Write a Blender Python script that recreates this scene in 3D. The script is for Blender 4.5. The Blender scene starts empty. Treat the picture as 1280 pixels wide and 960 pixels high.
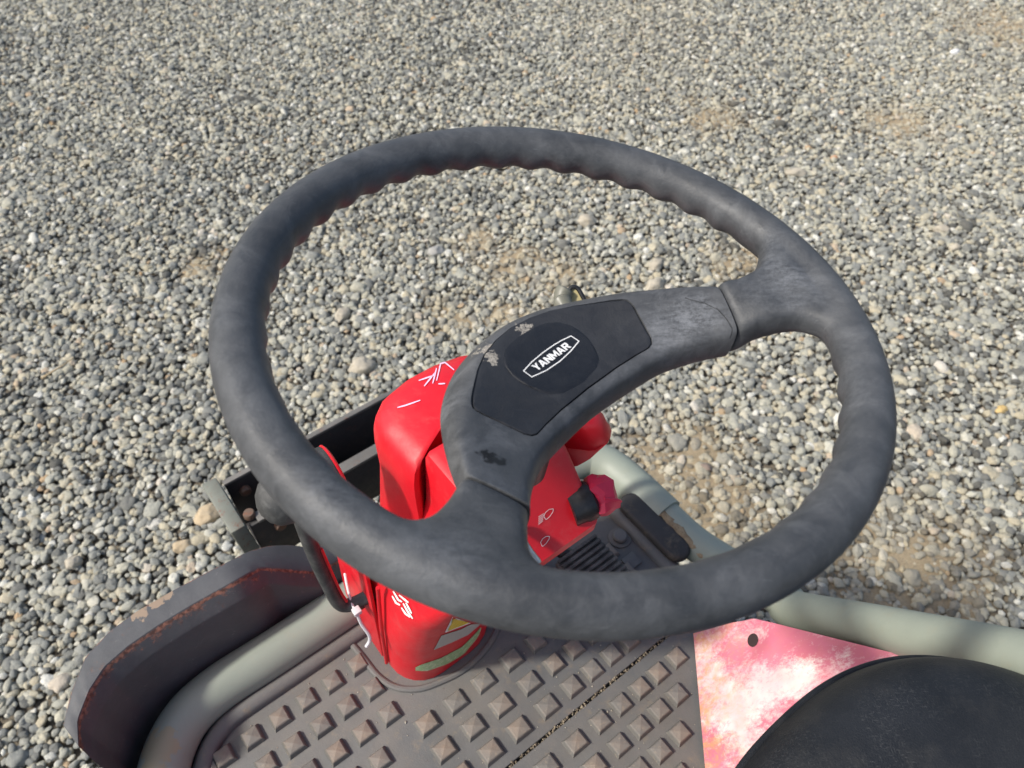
import bpy, bmesh, math, random
import numpy as np
from mathutils import Vector, Matrix, noise
from mathutils.bvhtree import BVHTree

random.seed(7)
rng = np.random.default_rng(7)
scene = bpy.context.scene
COL = scene.collection
R = math.radians

# ------------------------------------------------------------------ camera
EYE = Vector((0, 0, 1.5)); PITCH = R(49); FPX = 961.0
cam_d = bpy.data.cameras.new("camera"); cam = bpy.data.objects.new("camera", cam_d); COL.objects.link(cam)
cam.location = EYE; cam.rotation_euler = (math.pi/2 - PITCH, 0, 0)
cam_d.sensor_fit = 'HORIZONTAL'; cam_d.sensor_width = 36; cam_d.lens = 36*FPX/1280
cam_d.clip_start = 0.02; cam_d.clip_end = 1000
cam_d.dof.use_dof = True; cam_d.dof.focus_distance = 0.62; cam_d.dof.aperture_fstop = 11
scene.camera = cam

# ------------------------------------------------------------------ light
SUN_EL, SUN_AZ = 47, 197        # azimuth of the sun, degrees counted from +x anticlockwise
w = bpy.data.worlds.new("World"); scene.world = w; w.use_nodes = True
nt = w.node_tree; bg = nt.nodes["Background"]
sky = nt.nodes.new("ShaderNodeTexSky"); sky.sky_type = 'NISHITA'; sky.sun_disc = False
sky.sun_elevation = R(SUN_EL); sky.sun_rotation = R(90 - SUN_AZ); sky.dust_density = 3.0; sky.air_density = 1.0
nt.links.new(sky.outputs[0], bg.inputs[0]); bg.inputs[1].default_value = 0.14
sd = bpy.data.lights.new("sun", 'SUN'); sun = bpy.data.objects.new("sun", sd); COL.objects.link(sun)
sd.energy = 3.25; sd.angle = R(4); sd.color = (1, 0.95, 0.86)
az, el = R(SUN_AZ), R(SUN_EL)
sdir = Vector((math.cos(az)*math.cos(el), math.sin(az)*math.cos(el), math.sin(el)))
sun.rotation_euler = sdir.to_track_quat('Z', 'Y').to_euler(); sun.location = sdir*8
scene.view_settings.view_transform = 'Standard'; scene.view_settings.look = 'None'
scene.view_settings.exposure = 0.36; scene.view_settings.gamma = 1

# ------------------------------------------------------------------ frames
UPV = Vector((0, math.sin(PITCH), math.cos(PITCH))); FWD = Vector((0, math.cos(PITCH), -math.sin(PITCH))); RGT = Vector((1, 0, 0))
def ray(x, y): return RGT*((x-640)/FPX) - UPV*((y-480)/FPX) + FWD
def Z(x, y, z):
    r = ray(x, y); return EYE + r*((z-EYE.z)/r.z)
YAW = R(37.5)                                   # the carrier stands at an angle to the view
U = Vector((math.cos(YAW), math.sin(YAW), 0)); V = Vector((math.sin(YAW), -math.cos(YAW), 0))
O0 = Z(510, 843, .66); O0 = Vector((O0.x, O0.y, 0))
def P(u, v, z): return O0 + U*u + V*v + Vector((0, 0, z))
def UVZ(p): q = p-O0; return (q.dot(U), q.dot(V), p.z)
WN = (RGT*.133 + UPV*.637 - FWD*.759).normalized()          # steering axis
WC = EYE + RGT*.0290 + UPV*.0393 + FWD*.4292                 # centre of the rim
_ex = (RGT - WN*RGT.dot(WN)).normalized(); _ey = WN.cross(_ex)
_b = R(-44.4); WT = _ex*math.cos(_b) + _ey*math.sin(_b); WS = -_ex*math.sin(_b) + _ey*math.cos(_b)
RN = (RGT*.1347 + UPV*.6616 - FWD*.7377).normalized()        # the rim's own plane, a little out of true with the hub
RC = EYE + RGT*.0285 + UPV*.0381 + FWD*.4372
def WP(s, t, h): return WC + WS*s + WT*t + WN*h              # steering wheel frame, metres

# ------------------------------------------------------------------ node helpers
def new_mat(name):
    m = bpy.data.materials.new(name); m.use_nodes = True
    return m, m.node_tree, m.node_tree.nodes["Principled BSDF"]
class G:
    def __init__(s, nt): s.nt = nt
    def n(s, t, **kw):
        nd = s.nt.nodes.new(t)
        for k, v in kw.items(): setattr(nd, k, v)
        return nd
    def l(s, a, b): s.nt.links.new(a, b)
    def obj(s): return s.n("ShaderNodeTexCoord").outputs["Object"]
    def pos(s): return s.n("ShaderNodeNewGeometry").outputs["Position"]
    def noise(s, vec, scale, detail=4, rough=.55, dist=0):
        t = s.n("ShaderNodeTexNoise"); t.inputs["Scale"].default_value = scale; t.inputs["Detail"].default_value = detail
        t.inputs["Roughness"].default_value = rough; t.inputs["Distortion"].default_value = dist
        s.l(vec, t.inputs["Vector"]); return t.outputs["Fac"]
    def vor(s, vec, scale, feature='F1', out="Distance", rnd=1):
        t = s.n("ShaderNodeTexVoronoi", feature=feature); t.inputs["Scale"].default_value = scale; t.inputs["Randomness"].default_value = rnd
        s.l(vec, t.inputs["Vector"]); return t.outputs[out]
    def ramp(s, fac, stops, interp='LINEAR'):
        r = s.n("ShaderNodeValToRGB"); r.color_ramp.interpolation = interp; e = r.color_ramp.elements
        while len(e) < len(stops): e.new(.5)
        for i, (p_, c) in enumerate(stops):
            e[i].position = p_; e[i].color = (c, c, c, 1) if not hasattr(c, '__len__') else (*c, 1)
        s.l(fac, r.inputs[0]); return r.outputs[0]
    def mix(s, fac, a, b, mode='MIX'):
        m = s.n("ShaderNodeMix", data_type='RGBA', blend_type=mode)
        for v, i in ((fac, 0), (a, 6), (b, 7)):
            if hasattr(v, 'is_output'): s.l(v, m.inputs[i])
            elif hasattr(v, '__len__'): m.inputs[i].default_value = (*v, 1)
            else: m.inputs[i].default_value = v
        return m.outputs[2]
    def math(s, op, a, b=0, c=None):
        m = s.n("ShaderNodeMath", operation=op)
        for i, v in enumerate((a, b) if c is None else (a, b, c)):
            if hasattr(v, 'is_output'): s.l(v, m.inputs[i])
            else: m.inputs[i].default_value = v
        return m.outputs[0]
    def bump(s, h, strength, dist, nrm=None):
        b = s.n("ShaderNodeBump"); b.inputs["Strength"].default_value = strength; b.inputs["Distance"].default_value = dist
        s.l(h, b.inputs["Height"])
        if nrm is not None: s.l(nrm, b.inputs["Normal"])
        return b.outputs[0]
    def scale(s, vec, sc, rot=(0, 0, 0)):
        m = s.n("ShaderNodeMapping"); m.inputs["Scale"].default_value = sc; m.inputs["Rotation"].default_value = rot; s.l(vec, m.inputs["Vector"]); return m.outputs[0]
    def spot(s, vec, p, rad, wob=.6, sc=300, soft=.8):
        """1 inside a ragged stain round the world point p"""
        d = s.n("ShaderNodeVectorMath", operation='DISTANCE'); s.l(vec, d.inputs[0]); d.inputs[1].default_value = p
        nz = s.noise(vec, sc, 3)
        k = s.math('MULTIPLY_ADD', s.math('SUBTRACT', nz, .5), wob*2*rad, d.outputs["Value"])
        return s.ramp(s.math('DIVIDE', k, rad), ((soft, 1), (1.0, 0)))
    def attr(s, name, out="Fac", typ='GEOMETRY'):
        a = s.n("ShaderNodeAttribute", attribute_name=name, attribute_type=typ); return a.outputs[out]

def rubber(name, dark, light, rough=.55, chalk=.5, marks=(), mud=(), worn=()):
    m, nt, b = new_mat(name); g = G(nt); o = g.pos()
    big = g.noise(o, 16, 5, .6); fine = g.noise(o, 700, 3); mid = g.noise(o, 70, 5, .65, .6)
    c = g.mix(g.ramp(g.math('ADD', g.math('MULTIPLY', big, .6), g.math('MULTIPLY', mid, .4)), ((.35, 0), (.68, 1))), dark, light)
    dust = tuple(x*1.5+.02 for x in light)
    c = g.mix(g.math('MULTIPLY', g.ramp(g.noise(o, 38, 7, .75, 1.0), ((.48, 0), (.72, 1))), chalk), c, dust)
    scr = g.noise(g.scale(o, (60, 900, 300), (.3, .5, 1.0)), 1, 2)
    c = g.mix(g.math('MULTIPLY', g.ramp(scr, ((.68, 0), (.74, 1))), .35*chalk), c, tuple(x*2.3+.03 for x in light))
    for p_, r_, kk in worn:
        streak = g.ramp(g.math('ADD', g.math('MULTIPLY', g.noise(g.scale(o, (90, 300, 120), (.2, .6, .62)), 1, 5, .7), .6), g.math('MULTIPLY', g.noise(o, 420, 4, .75), .4)), ((.40, 0), (.62, 1)))
        c = g.mix(g.math('MULTIPLY', g.math('MULTIPLY', g.spot(o, p_, r_*1.35, .8, 45, .15), streak), kk), c, (.21, .22, .235))
    for p_, r_ in marks: c = g.mix(g.math('MULTIPLY', g.spot(o, p_, r_, 1.1, 160), .93), c, (.008, .007, .007))
    for p_, r_ in mud: c = g.mix(g.math('MULTIPLY', g.spot(o, p_, r_, 1.5, 330), g.ramp(g.noise(o, 900, 4, .8), ((.38, .15), (.56, .9)))), c, (.36, .33, .28))
    g.l(c, b.inputs["Base Color"])
    rg = g.n("ShaderNodeMapRange"); g.l(mid, rg.inputs[0]); rg.inputs[1].default_value = .3; rg.inputs[2].default_value = .7
    rg.inputs[3].default_value = rough-.1; rg.inputs[4].default_value = rough+.14; g.l(rg.outputs[0], b.inputs["Roughness"])
    h = g.math('ADD', g.math('MULTIPLY', fine, .4), g.math('MULTIPLY', g.noise(o, 120, 6, .7), .8))
    g.l(g.bump(h, .35, .0012), b.inputs["Normal"])
    b.inputs["Specular IOR Level"].default_value = .36
    return m

def paint(name, col, rough=.4, dirt=(.25, .2, .14), damt=.25, var=.12, rust=None, rust_amt=.0, spec=.5, coat=0, spots=()):
    m, nt, b = new_mat(name); g = G(nt); o = g.pos()
    nz = g.noise(o, 14, 6, .65)
    c = g.mix(g.ramp(nz, ((.3, 0), (.7, 1))), tuple(x*(1-var) for x in col), tuple(min(1, x*(1+var)) for x in col))
    c = g.mix(g.math('MULTIPLY', g.ramp(g.noise(o, 40, 8, .75, .4), ((.52, 0), (.75, 1))), damt), c, dirt)
    c = g.mix(g.math('MULTIPLY', g.ramp(g.noise(o, 420, 2), ((.72, 0), (.76, 1))), damt*.8), c, tuple(x*.3 for x in dirt))
    if rust: c = g.mix(g.ramp(g.noise(o, 55, 8, .8), ((.62-rust_amt, 0), (.72-rust_amt, 1))), c, g.mix(g.noise(o, 200, 4), (.11, .035, .015), rust))
    for p_, r_, cc, k in spots: c = g.mix(g.math('MULTIPLY', g.spot(o, p_, r_, .9, 90), k), c, cc)
    g.l(c, b.inputs["Base Color"])
    g.l(g.ramp(g.noise(o, 30, 6, .7), ((.3, max(.05, rough-.1)), (.7, rough+.18))), b.inputs["Roughness"])
    g.l(g.bump(g.noise(o, 180, 6, .7), .15, .001), b.inputs["Normal"])
    b.inputs["Specular IOR Level"].default_value = spec
    if coat: b.inputs["Coat Weight"].default_value = coat; b.inputs["Coat Roughness"].default_value = .2
    return m

def flat(name, col, rough=.5, metal=0, wear=0, wearcol=(.2, .18, .15)):
    m, nt, b = new_mat(name); g = G(nt); o = g.pos()
    nz = g.noise(o, 260, 5, .7)
    c = g.mix(g.math('MULTIPLY', g.ramp(nz, ((.5, 0), (.62, 1))), wear), col, wearcol)
    g.l(c, b.inputs["Base Color"]); b.inputs["Roughness"].default_value = rough; b.inputs["Metallic"].default_value = metal
    g.l(g.bump(nz, .1, .0006), b.inputs["Normal"])
    return m

# ------------------------------------------------------------------ object helpers
ORIG = {}
def tag(o, label=None, cat=None, group=None, kind=None):
    for k, v in (("label", label), ("category", cat), ("group", group), ("kind", kind)):
        if v: o[k] = v
    return o
def empty(name, loc):
    o = bpy.data.objects.new(name, None); COL.objects.link(o); o.location = loc; o.empty_display_size = .1; ORIG[o.name] = Vector(loc); return o
def link(name, me, mat, parent=None, smooth=35, origin=None):
    """me holds world coordinates; the object gets its own origin and, with it, its parent"""
    co = np.empty(len(me.vertices)*3); me.vertices.foreach_get("co", co); co = co.reshape(-1, 3)
    c = Vector(origin) if origin is not None else Vector((co.min(0)+co.max(0))/2)
    me.transform(Matrix.Translation(-c)); me.name = name
    if mat is not None: me.materials.clear(); me.materials.append(mat)
    if smooth is not None:
        me.polygons.foreach_set("use_smooth", [True]*len(me.polygons))
        if smooth < 180: me.set_sharp_from_angle(angle=R(smooth))
    o = bpy.data.objects.new(name, me); COL.objects.link(o); ORIG[o.name] = c
    if parent is not None:
        o.parent = parent; o.location = c - ORIG[parent.name]
    else: o.location = c
    return o
def mesh(verts, faces):
    me = bpy.data.meshes.new("m"); me.from_pydata([tuple(v) for v in verts], [], [tuple(f) for f in faces]); me.validate(); me.update(); return me
def bm_mesh(bm):
    bmesh.ops.recalc_face_normals(bm, faces=bm.faces[:]); me = bpy.data.meshes.new("m"); bm.to_mesh(me); bm.free(); return me
def loft(rings, closed=True, cap=True):
    n = len(rings[0]); vs = [p_ for r_ in rings for p_ in r_]; fs = []
    for i in range(len(rings)-1):
        for j in range(n if closed else n-1):
            k = (j+1) % n; fs.append((i*n+j, i*n+k, (i+1)*n+k, (i+1)*n+j))
    if cap and closed: fs.append(tuple(range(n-1, -1, -1))); fs.append(tuple((len(rings)-1)*n+j for j in range(n)))
    bm = bmesh.new(); bv = [bm.verts.new(v) for v in vs]
    for f in fs:
        try: bm.faces.new([bv[i] for i in f])
        except ValueError: pass
    return bm
def mods(me, fn):
    """evaluate modifiers on a mesh and return the result"""
    o = bpy.data.objects.new("work", me); COL.objects.link(o); fn(o)
    dg = bpy.context.evaluated_depsgraph_get(); out = bpy.data.meshes.new_from_object(o.evaluated_get(dg), depsgraph=dg)
    bpy.data.objects.remove(o); return out
def subsurf(me, lv=2):
    def f(o): m = o.modifiers.new("s", 'SUBSURF'); m.levels = lv; m.render_levels = lv
    return mods(me, f)
def bevel(me, w_, seg=2, ang=30):
    def f(o): m = o.modifiers.new("b", 'BEVEL'); m.width = w_; m.segments = seg; m.limit_method = 'ANGLE'; m.angle_limit = R(ang)
    return mods(me, f)
def tube(pts, rad, n=20, cap=True, sub=8):
    """smooth tube through the points (Catmull-Rom)"""
    pts = [Vector(p_) for p_ in pts]; path = []
    ext = [pts[0]*2-pts[1]]+pts+[pts[-1]*2-pts[-2]]
    for i in range(1, len(ext)-2):
        a, b, c, d = ext[i-1:i+3]
        for k in range(sub):
            t = k/sub
            path.append(.5*((2*b)+(c-a)*t+(2*a-5*b+4*c-d)*t*t+(3*b-a-3*c+d)*t**3))
    path.append(pts[-1])
    rings = []; up = None
    for i, p_ in enumerate(path):
        tg = (path[min(i+1, len(path)-1)]-path[max(i-1, 0)]).normalized()
        if up is None: up = tg.orthogonal().normalized()
        up = (up-tg*up.dot(tg)).normalized(); sd_ = tg.cross(up)
        rr = rad(i/(len(path)-1)) if callable(rad) else rad
        rings.append([p_+(up*math.cos(2*math.pi*j/n)+sd_*math.sin(2*math.pi*j/n))*rr for j in range(n)])
    return bm_mesh(loft(rings, True, cap))
def lathe(base, axis, prof, n=24, ref=None):
    axis = Vector(axis).normalized(); a = (Vector(ref) if ref else axis.orthogonal()).normalized(); b = axis.cross(a)
    return bm_mesh(loft([[Vector(base)+axis*h+(a*math.cos(2*math.pi*j/n)+b*math.sin(2*math.pi*j/n))*max(r_, 1e-5) for j in range(n)] for r_, h in prof]))
def box(u0, u1, v0, v1, z0, z1, bev=.002):
    vs = [P(u, v, z) for z in (z0, z1) for u, v in ((u0, v0), (u1, v0), (u1, v1), (u0, v1))]
    return bevel(bm_mesh(loft([vs[:4], vs[4:]])), bev) if bev else bm_mesh(loft([vs[:4], vs[4:]]))
def prism(pts, off, bev=0):
    me = bm_mesh(loft([[Vector(p_) for p_ in pts], [Vector(p_)+off for p_ in pts]]))
    return bevel(me, bev) if bev else me
def rrect(u0, u1, v0, v1, r, seg=6):
    r = r if hasattr(r, '__len__') else (r,)*4; out = []
    for (cu, cv, a0), q in zip(((u1, v1, 0), (u0, v1, 90), (u0, v0, 180), (u1, v0, 270)), r):
        su, sv = (1 if cu == u1 else -1), (1 if cv == v1 else -1)
        for k in range(seg+1):
            a = R(a0+90*k/seg); out.append((cu-su*q+q*math.cos(a), cv-sv*q+q*math.sin(a)))
    return out
def dens(poly, n):
    """resample a closed polygon to n points"""
    p_ = np.array(list(poly)+[poly[0]], float); d = np.r_[0, np.cumsum(np.linalg.norm(np.diff(p_, axis=0), axis=1))]
    t = np.linspace(0, d[-1], n, endpoint=False); return [(np.interp(x, d, p_[:, 0]), np.interp(x, d, p_[:, 1])) for x in t]
def bvh_of(*objs):
    vs, fs = [], []
    for o in objs:
        off = len(vs); mw = ORIG[o.name]; vs += [v.co+mw for v in o.data.vertices]; fs += [tuple(i+off for i in p_.vertices) for p_ in o.data.polygons]
    return BVHTree.FromPolygons(vs, fs)
def on(bvh, x, y, lift):
    """where the sight line through a measured point of the photograph meets the surface"""
    d = ray(x, y).normalized(); h, nrm, _, _ = bvh.ray_cast(EYE, d)
    if h is None: return None
    if nrm.dot(d) > 0: nrm = -nrm
    return h+nrm*lift
def patch(bvh, top, bot, n=14, m=4, lift=.0006):
    """thin print lying on a surface between two measured edges"""
    def samp(pl, t):
        q = np.array(pl, float); d = np.r_[0, np.cumsum(np.linalg.norm(np.diff(q, axis=0), axis=1))]; return np.array([np.interp(t*d[-1], d, q[:, 0]), np.interp(t*d[-1], d, q[:, 1])])
    vs, idx, fs = [], {}, []
    for i in range(n+1):
        for j in range(m+1):
            a, b = samp(top, i/n), samp(bot, i/n); c = a+(b-a)*j/m; h = on(bvh, *c, lift)
            if h is not None: idx[i, j] = len(vs); vs.append(h)
    for i in range(n):
        for j in range(m):
            k = [(i, j), (i+1, j), (i+1, j+1), (i, j+1)]
            if all(q in idx for q in k): fs.append([idx[q] for q in k])
    return vs, fs
def strokes(bvh, lines, wd, lift=.0007, steps=6):
    """painted strokes: ribbons along measured lines on a surface"""
    vs, fs = [], []
    for ln in lines:
        pts = []
        for a, b in zip(ln, ln[1:]):
            for k in range(steps): pts.append((a[0]+(b[0]-a[0])*k/steps, a[1]+(b[1]-a[1])*k/steps))
        pts.append(ln[-1]); prev = None
        for i, q in enumerate(pts):
            a, b = pts[max(0, i-1)], pts[min(len(pts)-1, i+1)]; dx, dy = b[0]-a[0], b[1]-a[1]; L = math.hypot(dx, dy) or 1
            t = i/(len(pts)-1); ww = wd*(.55+.45*math.sin(math.pi*min(1, max(0, t*.9+.05)))) if wd > 1.3 else wd
            l_, r_ = on(bvh, q[0]-dy/L*ww/2, q[1]+dx/L*ww/2, lift), on(bvh, q[0]+dy/L*ww/2, q[1]-dx/L*ww/2, lift)
            if l_ is None or r_ is None: prev = None; continue
            vs += [l_, r_]; cur = len(vs)-2
            if prev is not None and (vs[cur]-vs[prev]).length < .03: fs.append((prev, prev+1, cur+1, cur))
            prev = cur
    return mesh(vs, fs)
def plate(srange, tmin, tmax, hb, ht, ns=60, nt_=16, edge=0.0):
    """closed curved plate in the wheel frame (millimetres)"""
    ss = np.linspace(*srange, ns+1) if len(srange) == 2 else np.array(srange); top, bot = [], []
    for s in ss:
        a, b = tmin(s), tmax(s); ts = np.linspace(a, b, nt_+1)
        top.append([WP(s/1e3, t/1e3, (ht(s)-(edge if (k in (0, nt_) or s in (ss[0], ss[-1])) else 0))/1e3) for k, t in enumerate(ts)])
        bot.append([WP(s/1e3, t/1e3, hb(s)/1e3) for t in ts])
    rings = [tp+bt[::-1] for tp, bt in zip(top, bot)]
    n = nt_+1; bm = bmesh.new(); T = [[bm.verts.new(p_) for p_ in r_] for r_ in top]; B = [[bm.verts.new(p_) for p_ in r_] for r_ in bot]
    for i in range(len(ss)-1):
        for j in range(nt_):
            bm.faces.new((T[i][j], T[i+1][j], T[i+1][j+1], T[i][j+1])); bm.faces.new((B[i][j], B[i][j+1], B[i+1][j+1], B[i+1][j]))
        for j in (0, nt_): bm.faces.new((T[i][j], T[i+1][j], B[i+1][j], B[i][j]))
    for i in (0, len(ss)-1):
        for j in range(nt_): bm.faces.new((T[i][j], T[i][j+1], B[i][j+1], B[i][j]))
    return bm_mesh(bm)

# ------------------------------------------------------------------ materials
def wpx(x, y, d):            # point of the wheel surface d metres below the rim plane
    r_ = ray(x, y); t = ((WC-WN*d-EYE).dot(WN))/r_.dot(WN); return EYE+r_*t
M = {}
M['rim'] = rubber("rim_rubber", (.034, .037, .041), (.088, .092, .097), .50, .36, worn=[(wpx(985, 345, -.005), .020, .6), (wpx(1000, 390, -.005), .012, .5), (wpx(960, 300, -.005), .014, .4), (wpx(1055, 470, -.01), .02, .3), (wpx(560, 690, -.01), .02, .3), (wpx(420, 620, -.01), .02, .3)],
    marks=[(wpx(333, 545, -.006), .0022), (wpx(293, 408, -.006), .0014), (wpx(311, 470, -.006), .0016), (wpx(316, 490, -.006), .002), (wpx(607, 722, -.006), .0022), (wpx(607, 730, -.006), .0018), (wpx(806, 769, -.004), .0013), (wpx(818, 768, -.004), .0016), (wpx(832, 766, -.004), .0016), (wpx(846, 764, -.004), .0015), (wpx(858, 762, -.004), .0012), (wpx(785, 189, -.008), .0022), (wpx(797, 194, -.008), .0026), (wpx(812, 199, -.008), .0018), (wpx(838, 208, -.008), .0018), (wpx(345, 262, -.008), .0016), (wpx(358, 266, -.008), .0018)])
M['casing'] = rubber("casing_rubber", (.036, .039, .043), (.092, .096, .102), .5, .5, worn=[(wpx(850, 400, .02), .022, .75), (wpx(885, 385, .012), .016, .6), (wpx(570, 520, .045), .013, .5), (wpx(620, 620, .015), .012, .35)], marks=[(wpx(603, 577, .025), .0068), (wpx(612, 580, .025), .0070), (wpx(594, 572, .025), .0042)],
    mud=[(wpx(657, 409, .038), .0055), (wpx(612, 440, .04), .006), (wpx(600, 446, .045), .005)])
M['pad'] = rubber("pad_plastic", (.016, .017, .020), (.028, .030, .034), .5, .25, mud=[(wpx(613, 445, .036), .005), (wpx(617, 452, .036), .003), (wpx(655, 411, .037), .0045), (wpx(661, 407, .037), .003)])
M['badge'] = rubber("badge_plastic", (.009, .010, .013), (.014, .016, .020), .45, .12)
M['white'] = flat("white_print", (.78, .78, .76), .5, wear=.15)
M['red'] = paint("red_plastic", (.60, .008, .018), .38, (.50, .13, .12), .30, .08)
M['redtape'] = paint("red_tape", (.58, .022, .065), .45, (.25, .02, .03), .2, .12)
M['pedal'] = rubber('pedal_rubber', (.05, .046, .042), (.11, .10, .088), .65, .8)
M['black'] = flat("black_plastic", (.012, .012, .013), .4, wear=.2, wearcol=(.05, .05, .05))
M['knob'] = rubber("knob_rubber", (.03, .032, .033), (.075, .075, .072), .55, .6)
M['green'] = paint("greygreen_paint", (.265, .295, .245), .5, (.36, .27, .15), .16, .06, spots=[(Z(195, 935, .7), .022, (.40, .28, .13), .5), (Z(1180, 778, .85), .03, (.2, .21, .18), .25)])
M['steel'] = paint("dark_steel", (.028, .026, .027), .55, (.12, .09, .07), .35, .2, (.2, .08, .04), .02)
M['barsteel'] = paint("bare_steel", (.13, .125, .115), .55, (.12, .08, .05), .4, .2, (.22, .08, .04), .05)
M['endplate'] = paint("worn_green_plate", (.17, .18, .15), .55, (.12, .1, .07), .4, .2, (.2, .08, .04), .08)
M['bolt'] = paint("rusty_bolt", (.13, .085, .06), .6, (.08, .04, .025), .4, .2, (.25, .1, .05), .1)
M['zinc'] = flat("zinc", (.5, .5, .48), .35, .9, .3)
M['lamp_lever'] = paint("lever_grey", (.15, .15, .12), .45, (.2, .18, .14), .2)
M['leverinset'] = paint("lever_tan", (.42, .36, .18), .5, (.5, .3, .2), .3)
M['tie'] = flat("cable_tie_plastic", (.62, .60, .62), .35)
M['yellow'] = flat("yellow_label", (.75, .55, .02), .4, wear=.5, wearcol=(.35, .26, .02))
M['greylabel'] = flat("grey_label", (.42, .42, .38), .4, wear=.3, wearcol=(.3, .28, .22))
M['greenlabel'] = flat("green_label", (.30, .45, .20), .35, wear=.9, wearcol=(.62, .66, .45))
M['pinkmark'] = flat("pink_marker_paint", (.85, .52, .70), .5)
M['chassis'] = paint("chassis_paint", (.03, .03, .03), .6)
M['track'] = rubber("track_rubber", (.02, .02, .02), (.05, .05, .05), .7, .5)

def mat_floor():
    m, nt, b = new_mat("floor_rubber"); g = G(nt); o = g.pos()
    c = g.mix(g.ramp(g.noise(o, 12, 6, .65), ((.3, 0), (.7, 1))), (.086, .089, .090), (.127, .128, .126))
    dustpos = g.math('MULTIPLY', g.ramp(g.noise(o, 9, 5, .6, .3), ((.40, 0), (.66, 1))), .55)
    c = g.mix(g.math('MULTIPLY', dustpos, .6), c, (.20, .165, .125))
    c = g.mix(g.math('MULTIPLY', g.ramp(g.noise(o, 60, 8, .75), ((.56, 0), (.72, 1))), .5), c, (.25, .19, .12))
    c = g.mix(g.math('MULTIPLY', g.ramp(g.noise(o, 170, 4, .7), ((.66, 0), (.72, 1))), .6), c, (.05, .035, .03))
    g.l(c, b.inputs["Base Color"]); b.inputs["Roughness"].default_value = .62
    g.l(g.bump(g.math('ADD', g.noise(o, 90, 8, .75), g.math('MULTIPLY', g.noise(o, 600, 3), .4)), .35, .0015), b.inputs["Normal"])
    return m
M['floor'] = mat_floor()
def mat_stud():
    m, nt, b = new_mat("stud_rubber"); g = G(nt); o = g.pos()
    z = g.n("ShaderNodeSeparateXYZ"); g.l(g.obj(), z.inputs[0])
    c = g.mix(g.ramp(g.noise(o, 12, 6, .65), ((.3, 0), (.7, 1))), (.105, .102, .095), (.155, .149, .136))
    top = g.math('MULTIPLY', g.ramp(z.outputs[2], ((.0045, 0), (.0078, 1))), g.ramp(g.noise(o, 22, 3), ((.4, .1), (.65, .9))))
    c = g.mix(g.math('MULTIPLY', top, .7), c, (.26, .19, .135))
    c = g.mix(g.math('MULTIPLY', g.ramp(g.noise(o, 220, 5, .7), ((.55, 0), (.7, 1))), .5), c, (.30, .24, .17))
    g.l(c, b.inputs["Base Color"]); b.inputs["Roughness"].default_value = .6
    g.l(g.bump(g.noise(o, 260, 6, .7), .4, .0012), b.inputs["Normal"]); return m
M['stud'] = mat_stud()
def mat_pink():
    m, nt, b = new_mat("faded_red_paint"); g = G(nt); o = g.pos()
    so = g.scale(o, (1.0, 1.9, 1.3), (0, .3, .75)); n1 = g.noise(so, 26, 10, .82, .25); n2 = g.noise(so, 120, 8, .85)
    f = g.math('ADD', g.math('MULTIPLY', n1, .50), g.math('MULTIPLY', n2, .50))
    d = g.n("ShaderNodeVectorMath", operation='DOT_PRODUCT'); g.l(o, d.inputs[0]); d.inputs[1].default_value = (U.x, U.y, 0)
    base = P(.20, .18, 0).dot(U)
    left = g.ramp(g.math('MULTIPLY_ADD', g.math('SUBTRACT', d.outputs["Value"], base), 5.0, .5), ((.1, .32), (.8, .03)))
    f = g.math('ADD', f, g.math('MULTIPLY_ADD', g.attr("wear"), .085, -.012)); f = g.math('ADD', f, g.math('MULTIPLY', left, .12))
    c = g.mix(g.ramp(f, ((.46, 0), (.60, 1))), (.53, .135, .195), (.76, .68, .63))
    c = g.mix(g.math('MULTIPLY', g.ramp(g.noise(o, 20, 3), ((.35, 0), (.6, 1))), .45), c, (.68, .22, .30))
    edge = g.attr("edge")
    st = g.math('MULTIPLY', g.ramp(g.noise(g.scale(o, (1, 1, .4)), 75, 7, .75, .5), ((.44, 0), (.62, 1))), g.ramp(edge, ((.0, .1), (1, .85))))
    c = g.mix(st, c, (.58, .30, .10))
    c = g.mix(g.math('MULTIPLY', g.ramp(g.noise(g.scale(o, (1, 2.4, 1), (0, 0, .7)), 210, 5, .8, .8), ((.70, 0), (.73, 1))), .8), c, (.14, .05, .05))
    g.l(c, b.inputs["Base Color"]); b.inputs["Roughness"].default_value = .55
    g.l(g.bump(n2, .2, .001), b.inputs["Normal"]); return m
M['pink'] = mat_pink()
def mat_guard():
    m, nt, b = new_mat("guard_paint"); g = G(nt); o = g.pos()
    c = g.mix(g.ramp(g.noise(o, 10, 6, .7), ((.3, 0), (.7, 1))), (.052, .053, .056), (.092, .094, .098))
    c = g.mix(g.math('MULTIPLY', g.ramp(g.noise(o, 90, 6, .8), ((.6, 0), (.72, 1))), .5), c, (.22, .21, .20))
    e = g.attr("edge"); nz = g.noise(o, 80, 7, .8)
    mask = g.ramp(g.math('ADD', e, g.math('MULTIPLY', g.math('SUBTRACT', nz, .5), 1.5)), ((.62, 0), (.80, 1)))
    c = g.mix(mask, c, g.mix(g.ramp(g.noise(o, 240, 4), ((.4, 0), (.6, 1))), (.09, .042, .028), (.28, .13, .085)))
    c = g.mix(g.ramp(g.noise(g.scale(o, (1, 1, .3)), 30, 6, .7), ((.62, 0), (.74, 1))), c, (.13, .055, .03))
    for (x, y, z, rad) in ((318, 700, .78, .007), (176, 768, .78, .008), (196, 752, .78, .009), (210, 745, .78, .006)):
        c = g.mix(g.spot(o, Z(x, y, z), rad, 1.0, 160), c, (.27, .20, .14))
    g.l(c, b.inputs["Base Color"]); b.inputs["Roughness"].default_value = .5
    g.l(g.bump(g.noise(o, 120, 7, .75), .3, .0015), b.inputs["Normal"]); return m
M['guard'] = mat_guard()
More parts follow.
